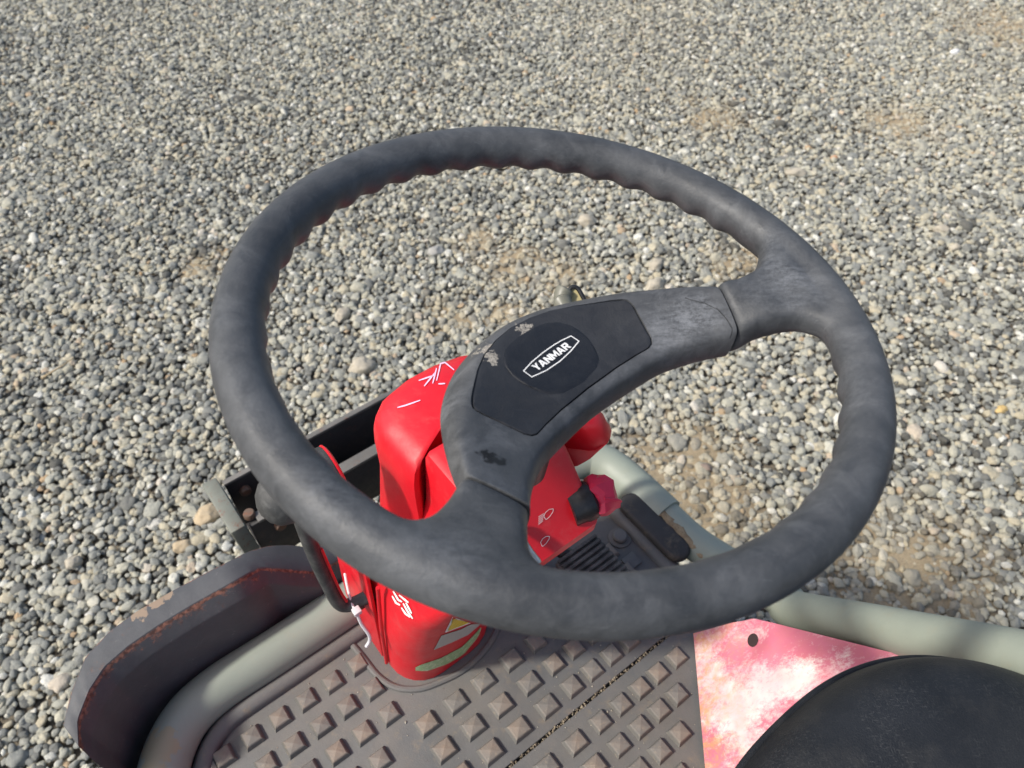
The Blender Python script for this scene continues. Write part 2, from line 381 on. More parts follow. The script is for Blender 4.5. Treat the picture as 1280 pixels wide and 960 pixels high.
def mat_seat():
    m, nt, b = new_mat("seat_vinyl"); g = G(nt); o = g.pos()
    c = g.mix(g.ramp(g.noise(o, 14, 5, .6), ((.3, 0), (.7, 1))), (.009, .0105, .013), (.017, .019, .023))
    wr = g.vor(g.scale(o, (1, 1, 1)), 520, 'DISTANCE_TO_EDGE')
    crk = g.math('MULTIPLY', g.ramp(wr, ((.0, 1), (.06, 0))), g.ramp(g.noise(o, 24, 5, .7), ((.42, 0), (.68, 1))))
    c = g.mix(g.math('MULTIPLY', crk, .10), c, (.12, .12, .12))
    fib = g.noise(g.scale(o, (260, 1500, 500), (.2, .2, .9)), 1, 3); fib2 = g.noise(g.scale(o, (1500, 260, 500), (.1, .3, .35)), 1, 3)
    fm = g.math('MULTIPLY', g.ramp(g.math('MAXIMUM', fib, fib2), ((.58, 0), (.70, 1))), g.ramp(g.noise(o, 18, 5, .7), ((.42, 0), (.62, 1))))
    c = g.mix(g.math('MULTIPLY', fm, .30), c, (.16, .16, .158))
    c = g.mix(g.math('MULTIPLY', g.ramp(g.noise(o, 20, 6, .7), ((.5, 0), (.75, 1))), .3), c, (.075, .07, .062))
    g.l(c, b.inputs["Base Color"]); b.inputs["Roughness"].default_value = .5; b.inputs["Specular IOR Level"].default_value = .3
    h = g.math('ADD', g.math('MULTIPLY', g.ramp(wr, ((0, 0), (.2, 1))), .5), g.noise(o, 500, 4))
    g.l(g.bump(h, .3, .0008), b.inputs["Normal"]); return m
M['seat'] = mat_seat()

STONES = [((.0), (.105, .104, .092)), (.08, (.175, .177, .162)), (.20, (.25, .258, .242)), (.38, (.325, .328, .292)), (.55, (.40, .398, .338)),
          (.70, (.47, .452, .362)), (.82, (.475, .425, .31)), (.91, (.56, .55, .47)), (.975, (.66, .655, .60)), (1.0, (.44, .31, .18))]
def mat_pebble():
    m, nt, b = new_mat("pebble_stone"); g = G(nt); o = g.obj()
    t = g.attr("tint", typ='INSTANCER'); s_ = g.attr("sand", typ='INSTANCER')
    c = g.ramp(t, STONES)
    c = g.mix(g.math('MULTIPLY', s_, .75), c, g.mix(.5, (.40, .32, .20), c))
    off = g.n("ShaderNodeVectorMath", operation='MULTIPLY_ADD'); g.l(o, off.inputs[0]); off.inputs[1].default_value = (1, 1, 1)
    cm = g.n("ShaderNodeCombineXYZ"); g.l(g.math('MULTIPLY', t, 91), cm.inputs[0]); g.l(g.math('MULTIPLY', t, 37), cm.inputs[1]); g.l(cm.outputs[0], off.inputs[2])
    v = off.outputs[0]; nz = g.noise(v, 3.2, 6, .7)
    c = g.mix(g.ramp(nz, ((.3, .0), (.7, .55))), c, g.mix(1, c, (1.45, 1.42, 1.36), 'MULTIPLY'))
    c = g.mix(g.math('MULTIPLY', g.ramp(g.noise(v, 9, 4, .7), ((.56, 0), (.66, 1))), .35), c, (.12, .11, .10))
    g.l(c, b.inputs["Base Color"]); b.inputs["Roughness"].default_value = .75; b.inputs["Specular IOR Level"].default_value = .35
    g.l(g.bump(g.noise(v, 7, 5, .7), .5, .12), b.inputs["Normal"]); return m
M['pebble'] = mat_pebble()
def mat_stone(name, a, b2):
    m, nt, b = new_mat(name); g = G(nt); o = g.pos()
    c = g.mix(g.ramp(g.noise(o, 60, 7, .7, .4), ((.3, 0), (.7, 1))), a, b2)
    c = g.mix(g.math('MULTIPLY', g.ramp(g.noise(o, 300, 4, .7), ((.58, 0), (.68, 1))), .5), c, tuple(x*.45 for x in a))
    g.l(c, b.inputs["Base Color"]); b.inputs["Roughness"].default_value = .8
    g.l(g.bump(g.noise(o, 160, 7, .75), .6, .003), b.inputs["Normal"]); return m
SAND = [(860, 590, .15), (800, 610, .09), (850, 650, .10), (1150, 700, .16), (1100, 740, .12), (640, 330, .10), (700, 345, .08), (600, 300, .07), (900, 640, .12), (560, 395, .08), (640, 395, .07),
        (1130, 155, .14), (890, 148, .12), (700, 420, .12), (930, 330, .1), (260, 330, .07), (1255, 30, .22)]
SANDP = [(Z(x, y, 0).x, Z(x, y, 0).y, r_) for x, y, r_ in SAND]
def sandiness(x, y):
    k = 0
    for sx, sy, r_ in SANDP:
        d = math.hypot(x-sx, (y-sy))/r_
        if d < 1.6: k = max(k, 1-d/1.6)
    if k <= 0: return 0
    return max(0, min(1, k*1.5 + .9*noise.noise(Vector((x*14, y*14, 3))) - .18))
def mat_ground():
    m, nt, b = new_mat("gravel_fines"); g = G(nt); o = g.pos()
    v = g.n("ShaderNodeTexVoronoi"); v.inputs["Scale"].default_value = 62; g.l(o, v.inputs["Vector"])
    sp = g.n("ShaderNodeSeparateColor"); g.l(v.outputs["Color"], sp.inputs[0])
    far = g.mix(g.ramp(v.outputs["Distance"], ((.25, 0), (.6, 1))), g.ramp(sp.outputs[0], STONES), (.05, .045, .04))
    fines = g.mix(g.ramp(g.noise(o, 240, 6, .75), ((.3, 0), (.7, 1))), (.10, .085, .065), (.26, .225, .17))
    sand = g.mix(g.ramp(g.noise(o, 300, 6, .75), ((.3, 0), (.7, 1))), (.25, .195, .12), (.46, .37, .24))
    near = g.mix(g.attr("sand"), fines, sand)
    g.l(g.mix(g.attr("far"), near, far), b.inputs["Base Color"]); b.inputs["Roughness"].default_value = .9
    g.l(g.bump(g.math('ADD', g.noise(o, 260, 6, .75), g.math('MULTIPLY', v.outputs["Distance"], -.6)), .7, .008), b.inputs["Normal"]); return m
M['ground'] = mat_ground()

# ------------------------------------------------------------------ ground and gravel
def relief(x, y): return .018*noise.noise(Vector((x*.7+3, y*.9, 4))) + .012*noise.noise(Vector((x*1.3, y*1.3, 0))) + .006*noise.noise(Vector((x*4, y*4, 7)))
X0, X1, Y0, Y1 = -4.2, 4.2, -.9, 4.9
near_x = np.arange(X0, X1+.01, .03); near_y = np.arange(Y0, Y1+.01, .03)
farr = np.array([.4, 1.2, 3, 8, 20, 60, 150, 400])
gx = np.r_[X0-farr[::-1], near_x, X1+farr]; gy = np.r_[Y0-farr[::-1], near_y, Y1+farr]
vs, fs, sa, fa = [], [], [], []
for y in gy:
    for x in gx:
        inn = X0 <= x <= X1 and Y0 <= y <= Y1
        s_ = sandiness(x, y) if inn else 0
        z = relief(x, y)-.011 + .013*s_ + .003*noise.noise(Vector((x*60, y*60, 1))) if inn else 0
        vs.append((x, y, z)); sa.append(s_); fa.append(0.0 if inn else 1.0)
nx = len(gx)
for j in range(len(gy)-1):
    for i in range(nx-1): fs.append((j*nx+i, j*nx+i+1, (j+1)*nx+i+1, (j+1)*nx+i))
gm = mesh(vs, fs)
for nm, dat in (("sand", sa), ("far", fa)): a = gm.attributes.new(nm, 'FLOAT', 'POINT'); a.data.foreach_set("value", dat)
ground = link("ground", gm, M['ground'], None, 180, (0, 0, 0)); tag(ground, kind="structure")

def view_ok(x, y):
    """inside the seen part of the yard, with a margin for a step to the side"""
    return abs(x) < .95 + .80*max(0, y) and y > -.35
pts, rot, scl, tint, sand_, var = [], [], [], [], [], []
STEP = .0128
xs = np.arange(X0, X1, STEP); ys = np.arange(-.4, 4.8, STEP)
for y in ys:
    lim = .95+.80*max(0, y)
    for x in xs[(xs > -lim) & (xs < lim)]:
        px_, py_ = x+random.uniform(-.5, .5)*STEP, y+random.uniform(-.5, .5)*STEP
        s_ = sandiness(px_, py_)
        if s_ > .5 and random.random() < (s_-.3)*.45: continue
        d = .0074*math.exp(random.gauss(0, .30))
        if random.random() < .018: d *= random.uniform(1.5, 2.2)
        d = min(d, .024)
        d *= 1-.10*min(1, max(0, (py_-1.2)/1.5))
        k = random.uniform(-.9, .85)
        pts.append((px_, py_, relief(px_, py_) + k*.006 - (.004 if d > .013 else 0)))
        rot.append((random.uniform(-.5, .5), random.uniform(-.5, .5), random.uniform(0, 6.283)))
        scl.append((d*random.uniform(.95, 1.4), d*random.uniform(.75, 1.1), d*random.uniform(.62, .92)))
        # patches of warmer and cooler stone
        t = random.random(); bias = .22*noise.noise(Vector((px_*1.6, py_*1.6, 20)))
        tint.append(min(1, max(0, t**1.1+bias*(1-t)))); sand_.append(max(s_, .55*max(0, noise.noise(Vector((px_*.9+5, py_*1.1, 31)))*1.6-.25))); var.append(random.randrange(10))
pm = bpy.data.meshes.new("gravel"); pm.from_pydata(pts, [], [])
for nm, typ, dat in (("rot", 'FLOAT_VECTOR', rot), ("scl", 'FLOAT_VECTOR', scl)):
    a = pm.attributes.new(nm, typ, 'POINT'); a.data.foreach_set("vector", np.array(dat, np.float32).ravel())
for nm, dat in (("tint", tint), ("sand", sand_)):
    a = pm.attributes.new(nm, 'FLOAT', 'POINT'); a.data.foreach_set("value", np.array(dat, np.float32))
a = pm.attributes.new("var", 'INT', 'POINT'); a.data.foreach_set("value", np.array(var, np.int32))
gravel = bpy.data.objects.new("gravel", pm); COL.objects.link(gravel)
tag(gravel, "loose grey and buff crushed gravel covering the whole yard", "gravel", kind="stuff")
ng = bpy.data.node_groups.new("pebbles", 'GeometryNodeTree')
ng.interface.new_socket("Geometry", in_out='INPUT', socket_type='NodeSocketGeometry'); ng.interface.new_socket("Geometry", in_out='OUTPUT', socket_type='NodeSocketGeometry')
N = ng.nodes; L = ng.links.new
gi = N.new("NodeGroupInput"); go = N.new("NodeGroupOutput"); jn = N.new("GeometryNodeJoinGeometry")
for k in range(10):
    ico = N.new("GeometryNodeMeshIcoSphere"); ico.inputs["Subdivisions"].default_value = 2 if k % 2 else 3
    posn = N.new("GeometryNodeInputPosition"); add = N.new("ShaderNodeVectorMath"); add.operation = 'ADD'; add.inputs[1].default_value = (k*7.3, k*3.1, k*11.7); L(posn.outputs[0], add.inputs[0])
    nz = N.new("ShaderNodeTexNoise"); nz.inputs["Scale"].default_value = .8; nz.inputs["Detail"].default_value = 2.5; L(add.outputs[0], nz.inputs["Vector"])
    vr = N.new("ShaderNodeTexVoronoi"); vr.inputs["Scale"].default_value = .95; L(add.outputs[0], vr.inputs["Vector"])
    m1 = N.new("ShaderNodeMath"); m1.operation = 'MULTIPLY_ADD'; m1.inputs[1].default_value = 1.25; m1.inputs[2].default_value = .58; L(nz.outputs["Fac"], m1.inputs[0])
    m2 = N.new("ShaderNodeMath"); m2.operation = 'MULTIPLY_ADD'; m2.inputs[1].default_value = -.42; L(vr.outputs["Distance"], m2.inputs[0]); L(m1.outputs[0], m2.inputs[2])
    sc_ = N.new("ShaderNodeVectorMath"); sc_.operation = 'SCALE'; L(posn.outputs[0], sc_.inputs[0]); L(m2.outputs[0], sc_.inputs["Scale"])
    sp = N.new("GeometryNodeSetPosition"); L(ico.outputs["Mesh"], sp.inputs["Geometry"]); L(sc_.outputs[0], sp.inputs["Position"])
    sm = N.new("GeometryNodeSetMaterial"); sm.inputs["Material"].default_value = M['pebble']; L(sp.outputs[0], sm.inputs["Geometry"])
    ss = N.new("GeometryNodeSetShadeSmooth"); ss.inputs["Shade Smooth"].default_value = (k % 4 != 1); L(sm.outputs[0], ss.inputs["Geometry"])
    gt = N.new("GeometryNodeGeometryToInstance"); L(ss.outputs[0], gt.inputs[0]); L(gt.outputs[0], jn.inputs[0])
iop = N.new("GeometryNodeInstanceOnPoints"); L(gi.outputs[0], iop.inputs["Points"]); L(jn.outputs[0], iop.inputs["Instance"]); iop.inputs["Pick Instance"].default_value = True
def named(nm, dt):
    nd = N.new("GeometryNodeInputNamedAttribute"); nd.data_type = dt; nd.inputs["Name"].default_value = nm
    return [s for s in nd.outputs if s.enabled and s.name == "Attribute"][0]
L(named("var", 'INT'), iop.inputs["Instance Index"]); L(named("rot", 'FLOAT_VECTOR'), iop.inputs["Rotation"]); L(named("scl", 'FLOAT_VECTOR'), iop.inputs["Scale"])
L(iop.outputs[0], go.inputs[0])
gravel.modifiers.new("pebbles", 'NODES').node_group = ng

def stone(x, y, w_px, asp, mat, label, seed, flatn=.6, ang=0):
    p0 = Z(x, y, .004); p0 = Z(x, y, relief(p0.x, p0.y)+.007); r_ = w_px/2*((p0-EYE).dot(FWD))/FPX
    bm = bmesh.new(); bmesh.ops.create_icosphere(bm, subdivisions=4, radius=1)
    pl = [(Vector((math.cos(a), math.sin(a), random.Random(seed*9+i).uniform(-.3, .9))).normalized(), random.Random(seed*5+i).uniform(.72, .92)) for i, a in enumerate(np.linspace(0, 6.28, 8)+seed)]
    for v in bm.verts:
        q = v.co.copy()
        for nrm, d in pl:
            e = q.dot(nrm)-d
            if e > 0: q -= nrm*e*.85
        q *= 1+.13*noise.noise(q*1.7+Vector((seed*4, 0, 0)))+.05*noise.noise(q*5+Vector((seed, 3, 0)))
        a = ang; v.co = p0+Vector(((q.x*math.cos(a)-q.y*asp*math.sin(a)), (q.x*math.sin(a)+q.y*asp*math.cos(a)), q.z*flatn))*r_
    return tag(link("stone", bm_mesh(bm), mat, None, 40, (p0.x, p0.y, 0)), label, "stone", "larger stones lying on the gravel")
SB = mat_stone("buff_stone", (.34, .30, .23), (.46, .42, .34)); ST = mat_stone("tan_stone", (.38, .29, .18), (.50, .41, .28))
SW = mat_stone("white_stone", (.68, .67, .64), (.80, .79, .77)); SY = mat_stone("yellow_stone", (.48, .33, .12), (.58, .43, .20)); SG = mat_stone("grey_stone", (.27, .265, .25), (.37, .36, .33)); SO = mat_stone("orange_stone", (.42, .22, .12), (.50, .30, .18))
for a in ((452, 458, 34, .8, SB, "blunt pale buff stone just beyond the rounded red hood", 1, .6, .2), (262, 642, 40, .75, ST, "tan flat stone lying against the end of the steel bracket", 2, .55, .7),
          (1193, 66, 15, .6, SW, "small pure white stone, brightest on the far gravel", 3, .6, .1), (1252, 512, 17, .7, SY, "yellow stone lying alone on the gravel past the wheel rim", 4, .6, .4),
          (229, 683, 28, .7, ST, "tan oval stone between the guard corner and the bracket", 5, .6, .3), (92, 703, 21, .9, SB, "blocky cream stone on the gravel beyond the curved guard end", 6, .8, .5),
          (995, 216, 30, .5, SB, "long flat pale stone beyond the top of the rim", 7, .4, .1), (733, 276, 24, .8, SB, "pale round stone seen through the wheel above the hub", 8, .6, 0),
          (818, 357, 28, .7, SB, "cream stone seen through the wheel beside the upright spoke", 9, .6, .6), (1177, 287, 22, .7, SB, "pale stone beyond the rim, above a smaller pale one", 10, .6, 0),
          (1194, 309, 16, .7, SB, "smaller pale stone just nearer than its bigger neighbour past the rim", 11, .6, .3), (545, 315, 24, .8, SG, "grey lumpy stone inside the wheel near the ridged grip", 12, .6, .2),
          (1043, 197, 10, .8, SO, "small orange pebble beyond the rim near the long flat stone", 13, .7, .2), (820, 331, 26, .6, SB, "flat pale stone seen through the wheel, half sunk in sand", 14, .45, .9),
          (428, 393, 26, .7, SB, "light wedge shaped stone inside the wheel near the far edge of the grip", 15, .6, 1.0), (880, 585, 22, .55, mat_stone("brown_stone", (.2, .15, .12), (.28, .22, .18)), "dark brown stone in the sandy patch near the floor corner", 16, .5, -.2)):
    stone(*a)

tz_ = relief(Z(70, 460, 0).x, Z(70, 460, 0).y)+.006
tw = [Z(52, 473, tz_+.006), Z(66, 464, tz_+.012), Z(78, 457, tz_+.012), Z(92, 447, tz_+.007)]
tag(link("twig", tube(tw, lambda t: .0032-.0018*t, 8), mat_stone("dry_wood", (.36, .26, .14), (.52, .42, .27)), None), "short dry tan twig lying on the open gravel", "twig")
# ------------------------------------------------------------------ the carrier
root = empty("tracked_carrier", P(.055, .3, 0))
tag(root, "tracked carrier with red steering column, black wheel and studded grey floor, parked on gravel", "carrier vehicle")

# ---- steering wheel
RR, RT_ = .175, .0141
def htop(s): return -38 + 28*(abs(s)/109)**2.4          # dish of the hub, mm
NPHI, NPSI = 720, 40
rings = []
for i in range(NPHI):
    ph = 2*math.pi*i/NPHI; er = WS*math.sin(ph)+WT*math.cos(ph); er = (er-RN*er.dot(RN)).normalized()      # ph = 0 along WT, spokes at +-63.5 degrees
    dd = min(abs((math.degrees(ph)-63.5+180) % 360-180), abs((math.degrees(ph)+63.5+180) % 360-180))
    fade = min(1, max(0, (dd-16)/8)); rg = []
    for j in range(NPSI):
        ps = 2*math.pi*j/NPSI; msk = max(0, math.cos(ps-R(222)))**3
        rr = RT_ + fade*msk*(.0014*math.cos(44*ph)-.0002)
        rg.append(RC+er*(RR+rr*math.cos(ps))+RN*rr*math.sin(ps))
    rings.append(rg)
bm = loft(rings+[rings[0]], True, False); bmesh.ops.remove_doubles(bm, verts=bm.verts[:], dist=1e-5); rim_bm = bm
PROF = ((0.00, -17, 1), (.25, -11.5, 1), (.6, -5, 1), (1.0, -1.1, 1), (.28, .0, 0), (.5, .4, 0), (.75, .2, 0), (.88, -.3, 0), (.955, -1.8, 0), (.99, -5.5, 0), (1.01, -14, 0), (1.0, -22, 0), (.93, -28, 0), (.5, -30, 0), (.08, -27, 0), (.005, -22, 0))
def section(o, i_, hf, thick=1.0, lift=0, sh=.10):
    """closed cross-section between an outer and an inner point; the first PROF entries lie on the outer flank of width sh"""
    out = []
    for a, d, fl in PROF:
        if fl: a *= sh
        s, t = o[0]+(i_[0]-o[0])*a, o[1]+(i_[1]-o[1])*a
        out.append(WP(s/1e3, t/1e3, (hf+lift+d*thick)/1e3 if not callable(hf) else (hf(s)+lift+d*thick)/1e3))
    return out
for sg in (1, -1):
    dirc = Vector((math.sin(R(63.3))*sg, math.cos(R(63.3)))); nrm = Vector((-dirc.y*sg, dirc.x*sg))*1.0   # towards the inner side
    e_ = WS*dirc.x+WT*dirc.y; hr_ = ((RC-WC).dot(WN)+(e_*.175).dot(RN)*-1*RN.dot(WN))*1e3     # height of the rim here
    st = []
    for r_, wo, wi, top, th in ((113.6, 19.4, 18.4, None, 1), (118, 19.4, 18.6, None, 1), (128, 20, 20, -5.0, .95), (138, 22, 22.5, -1.0, .85), (147, 24, 25, 3.5, .78), (154, 32, 33, 7.5, .72), (160, 44, 45, 10.2, .68), (166, 58, 59, 11.0, .6)):
        c = dirc*r_; o_ = c-nrm*wo; i_ = c+nrm*wi
        if sg < 0: pass
        if top is None: st.append(section(o_, i_, htop, th, 0 if r_ < 115 else .6))
        else:
            base = top + hr_*min(1, max(0, (r_-118)/40))
            st.append(section(o_, i_, base, th))
    b2 = loft(st); b2.normal_update(); bmesh.ops.recalc_face_normals(b2, faces=b2.faces[:])
    tmp = bpy.data.meshes.new("t"); b2.to_mesh(tmp); b2.free(); tmp = subsurf(tmp, 2)
    # keep the seam end square
    rim_bm.from_mesh(tmp)
rim_me = bm_mesh(rim_bm)
def fuse(o):
    m = o.modifiers.new("r", 'REMESH'); m.mode = 'VOXEL'; m.voxel_size = .00135; m.use_smooth_shade = True
    s_ = o.modifiers.new("s", 'SMOOTH'); s_.factor = .5; s_.iterations = 6
rim_me = mods(rim_me, fuse)
# broader fillets where the spokes run into the rim
bm = bmesh.new(); bm.from_mesh(rim_me)
sel = []
for v in bm.verts:
    q = v.co-WC; s, t = q.dot(WS), q.dot(WT); r_ = math.hypot(s, t); a = math.degrees(math.atan2(abs(s), t))
    if .125 < r_ < .172 and abs(a-63.5) < 26: sel.append(v)
for _ in range(26): bmesh.ops.smooth_vert(bm, verts=sel, factor=.5, use_axis_x=True, use_axis_y=True, use_axis_z=True)
# ring line moulded into the spoke rubber beside the seam
rim_me = bm_mesh(bm)
wheel = link("steering_wheel", rim_me, M['rim'], root, 180, WC)
K = [((0, -47), (0, 38), .12), ((14, -46), (13, 38.6), .13), ((28, -43.2), (26, 40), .15), ((41, -39), (38, 41.5), .19), ((53, -32.8), (50, 43.5), .225), ((66, -24), (60, 46.5), .24), ((78, -13.5), (69, 51), .23), ((89, .5), (76, 55), .20), ((100, 16.5), (84, 60.5), .15), ((108.5, 31.5), (91, 66.2), .11), ((109.3, 34.6), (92.3, 67.4), .10), ((109.6, 35.4), (92.6, 67.9), .10)]
secs = [section((-o[0], o[1]), (-i_[0], i_[1]), htop, sh=h) for o, i_, h in K[:0:-1]] + [section(o, i_, htop, sh=h) for o, i_, h in K]
cas = subsurf(bm_mesh(loft(secs)), 3)
PT0 = ([0, 15, 29, 42, 54, 61, 66, 67.2], [-33.5, -31.8, -27.5, -20, -11, -5.5, -.5, 2]); PT1 = ([0, 25, 40, 50, 53.5, 56.5, 66.4, 67.2], [28.3, 29.3, 31.3, 33.4, 32.6, 29.5, 6.5, 3.2])
ptmin = lambda s: np.interp(abs(s), *PT0); ptmax = lambda s: np.interp(abs(s), *PT1)
ss = sorted(set(list(np.linspace(-67.2, 67.2, 81))+[-66.4, 66.4, 53.5, -53.5, 56.5, -56.5, 50, -50]))
def grow(s, f, k): return f(s/1.013)+k
cut = plate([s*1.013 for s in ss], lambda s: ptmin(s/1.013)-.9, lambda s: ptmax(s/1.013)+.9, lambda s: htop(s)-2.6, lambda s: htop(s)+12, nt_=10)
# seam across the casing near the upright spoke
line = [(896-40, 372), (862, 375), (880, 380.5), (897, 388), (908, 398), (916, 411), (917, 424), (914, 437), (912, 446)]
seam = []
for x, y in line:
    best = None
    for d in np.linspace(0, .05, 51):
        q = wpx(x, y, d)-WC
        if abs(htop(q.dot(WS)*1e3)/1e3+d) < .0012 or best is None: best = q
    seam.append((best.dot(WS)*1e3, best.dot(WT)*1e3))
cutbm = bmesh.new(); cutbm.from_mesh(cut)
a_ = []
for k in range(len(seam)):
    p0, p1 = Vector(seam[max(0, k-1)]), Vector(seam[min(len(seam)-1, k+1)]); d = (p1-p0).normalized(); nn = Vector((-d.y, d.x))*.35; c = Vector(seam[k])
    hs = htop(c.x); dp = hs-(1.6 if k < len(seam)-3 else 14)
    a_.append([WP((c.x+nn.x)/1e3, (c.y+nn.y)/1e3, (hs+9)/1e3), WP((c.x-nn.x)/1e3, (c.y-nn.y)/1e3, (hs+9)/1e3), WP((c.x-nn.x)/1e3, (c.y-nn.y)/1e3, dp/1e3), WP((c.x+nn.x)/1e3, (c.y+nn.y)/1e3, dp/1e3)])
cutbm.from_mesh(bm_mesh(loft(a_)))
cut_o = bpy.data.objects.new("cut", bm_mesh(cutbm)); COL.objects.link(cut_o)
def boo(o): m = o.modifiers.new("b", 'BOOLEAN'); m.operation = 'DIFFERENCE'; m.solver = 'EXACT'; m.object = cut_o
cas = mods(cas, boo); bpy.data.objects.remove(cut_o)
link("hub_casing", cas, M['casing'], wheel, 40)
pad = link("hub_pad", plate(ss, ptmin, ptmax, lambda s: htop(s)-2.6, lambda s: htop(s)+.35, nt_=20, edge=.5), M['pad'], wheel, 50)
BT0 = ([0, 10, 18, 24, 27.5, 29.3], [-25, -24.3, -22.3, -18, -12.5, -5]); BT1 = ([0, 15, 21.5, 25, 27.5, 29.3], [24.4, 22.4, 18.8, 13.5, 7, -1])
bmin = lambda s: np.interp(abs(s), *BT0); bmax = lambda s: np.interp(abs(s), *BT1)
link("badge_plate", plate((-29.3, 29.3), bmin, bmax, lambda s: htop(s)+.2, lambda s: htop(s)+1.0, ns=60, nt_=18, edge=.6), M['badge'], wheel, 50)
HE = lambda s: htop(s)+1.25
def emb(f):      # outline of the emblem: a long lens with blunt ends
    up = [(-22.2, -3.6), (-12.2, -5.7), (-2, -6.6), (8, -6.6), (14, -6.1), (21.9, -4.7)]; dn = [(22.5, 1.9), (12.4, 4.0), (1.3, 5.2), (-10.6, 5.0), (-21.6, 3.2)]
    out = dens(up, 2) if False else up+dn; c = Vector((0, -.8)); res = []
    n = len(out)
    for i in range(n):
        a, b, d = Vector(out[i-1]), Vector(out[i]), Vector(out[(i+1) % n])
        n1 = Vector((-(b-a).y, (b-a).x)).normalized(); n2 = Vector((-(d-b).y, (d-b).x)).normalized(); k = (n1+n2).normalized(); k = k/max(.4, k.dot(n1))
        if k.dot(c-b) < 0: k = -k
        res.append(b+k*f)
    return res
oo, ii = dens([tuple(q) for q in emb(0)], 120), dens([tuple(q) for q in emb(.66)], 120)
vs = [WP(s/1e3, t/1e3, HE(s)/1e3) for s, t in oo]+[WP(s/1e3, t/1e3, HE(s)/1e3) for s, t in ii]
link("emblem_border", mesh(vs, [(i, (i+1) % 120, 120+(i+1) % 120, 120+i) for i in range(120)]), M['white'], wheel, 50)
GL = {'Y': (1.02, [[(0, 1), (.33, 1), (.5, .66), (.5, .3), (.36, .42)], [(1, 1), (.64, .42), (.5, .3), (.5, .66), (.67, 1)], [(.36, .42), (.5, .3), (.64, .42), (.64, 0), (.36, 0)]]),
      'A': (1.05, [[(0, 0), (.28, 0), (.5, .7), (.5, 1), (.34, 1)], [(1, 0), (.66, 1), (.5, 1), (.5, .7), (.72, 0)], [(.343, .2), (.657, .2), (.588, .42), (.412, .42)]]),
      'N': (.98, [[(0, 0), (.27, 0), (.27, 1), (0, 1)], [(.70, 0), (.97, 0), (.97, 1), (.70, 1)], [(.27, 1), (.27, .55), (.70, 0), (.70, .45)]]),
      'M': (1.22, [[(0, 0), (.27, 0), (.27, 1), (0, 1)], [(.93, 0), (1.2, 0), (1.2, 1), (.93, 1)], [(.27, 1), (.27, .55), (.6, .05), (.6, .5)], [(.93, 1), (.6, .5), (.6, .05), (.93, .55)]]),
      'R': (1.0, [[(0, 0), (.28, 0), (.28, 1), (0, 1)], [(.28, .8), (.62, .8), (.95, .86), (.8, 1), (.28, 1)], [(.66, .64), (.95, .54), (.95, .86), (.62, .8)], [(.28, .4), (.8, .4), (.95, .54), (.66, .64), (.62, .6), (.28, .6)], [(.40, .4), (.72, .4), (1.0, 0), (.68, 0)]])}
adv = sum(GL[c][0]+.05 for c in "YANMAR"); k = 31.0/adv; x = -15.4; vs, fs = [], []
for c in "YANMAR":
    for poly in GL[c][1]:
        fs.append(range(len(vs), len(vs)+len(poly)))
        for gx_, gy_ in poly:
            s = x+gx_*k; t = 1.75-gy_*5.1
            vs.append(WP(s/1e3, t/1e3, HE(s)/1e3))
    x += (GL[c][0]+.05)*k
link("lettering", mesh(vs, fs), M['white'], wheel, 50)
# shroud between hub and column
link("hub_boss", lathe(WP(0, 0, -.056), -WN, ((.017, 0), (.017, .012), (.016, .02), (.016, .1)), 32), M['black'], wheel)

# ---- red steering column: front hood and rear cover
def uvring(poly, z, n=None): return [P(u, v, z) for u, v in (dens(poly, n) if n else poly)]
HO = [(.042, -.010), (.041, -.050), (.048, -.070), (.064, -.083), (.090, -.089), (.120, -.089), (.150, -.083), (.178, -.066), (.195, -.042), (.205, -.010), (.211, .030), (.209, .052), (.200, .060), (.185, .056), (.168, .030), (.158, -.004), (.125, -.014), (.088, -.017), (.068, -.012), (.055, -.006), (.049, .001), (.044, .003)]
def hs(fu, fv, du=0, dv=0, c=(.115, -.03)): return [(c[0]+(u-c[0])*fu+du, c[1]+(v-c[1])*fv+dv) for u, v in HO]
hr = []
def hz(z, u):       # the hood is a shell: deep on the one side, shallow on the other
    k = min(1, max(0, (u-.10)/.07)); k = k*k*(3-2*k); return max(z, .80+.172*k+.016*min(1, max(0, (u-.17)/.04))+ .00001*(z-.8))
for z, fu, fv, du, dv in ((.80, 1.03, 1.0, -.020, .0), (.86, 1.02, 1.0, -.011, 0), (.905, 1.0, 1.0, -.005, 0), (.94, 1.0, 1.0, 0, 0), (.960, 1.0, 1.0, 0, 0), (.975, 1.0, 1.0, 0, 0), (.990, .985, .98, 0, 0), (1.001, .95, .94, 0, 0), (1.009, .87, .86, 0, 0), (1.014, .70, .70, 0, 0), (1.017, .4, .4, 0, 0)):
    hr.append([P(u, v, hz(z, u)) for u, v in dens(hs(fu, fv, du, dv), 96)])
hood = link("column_hood", bm_mesh(loft(hr)), M['red'], root, 50)
cr = []
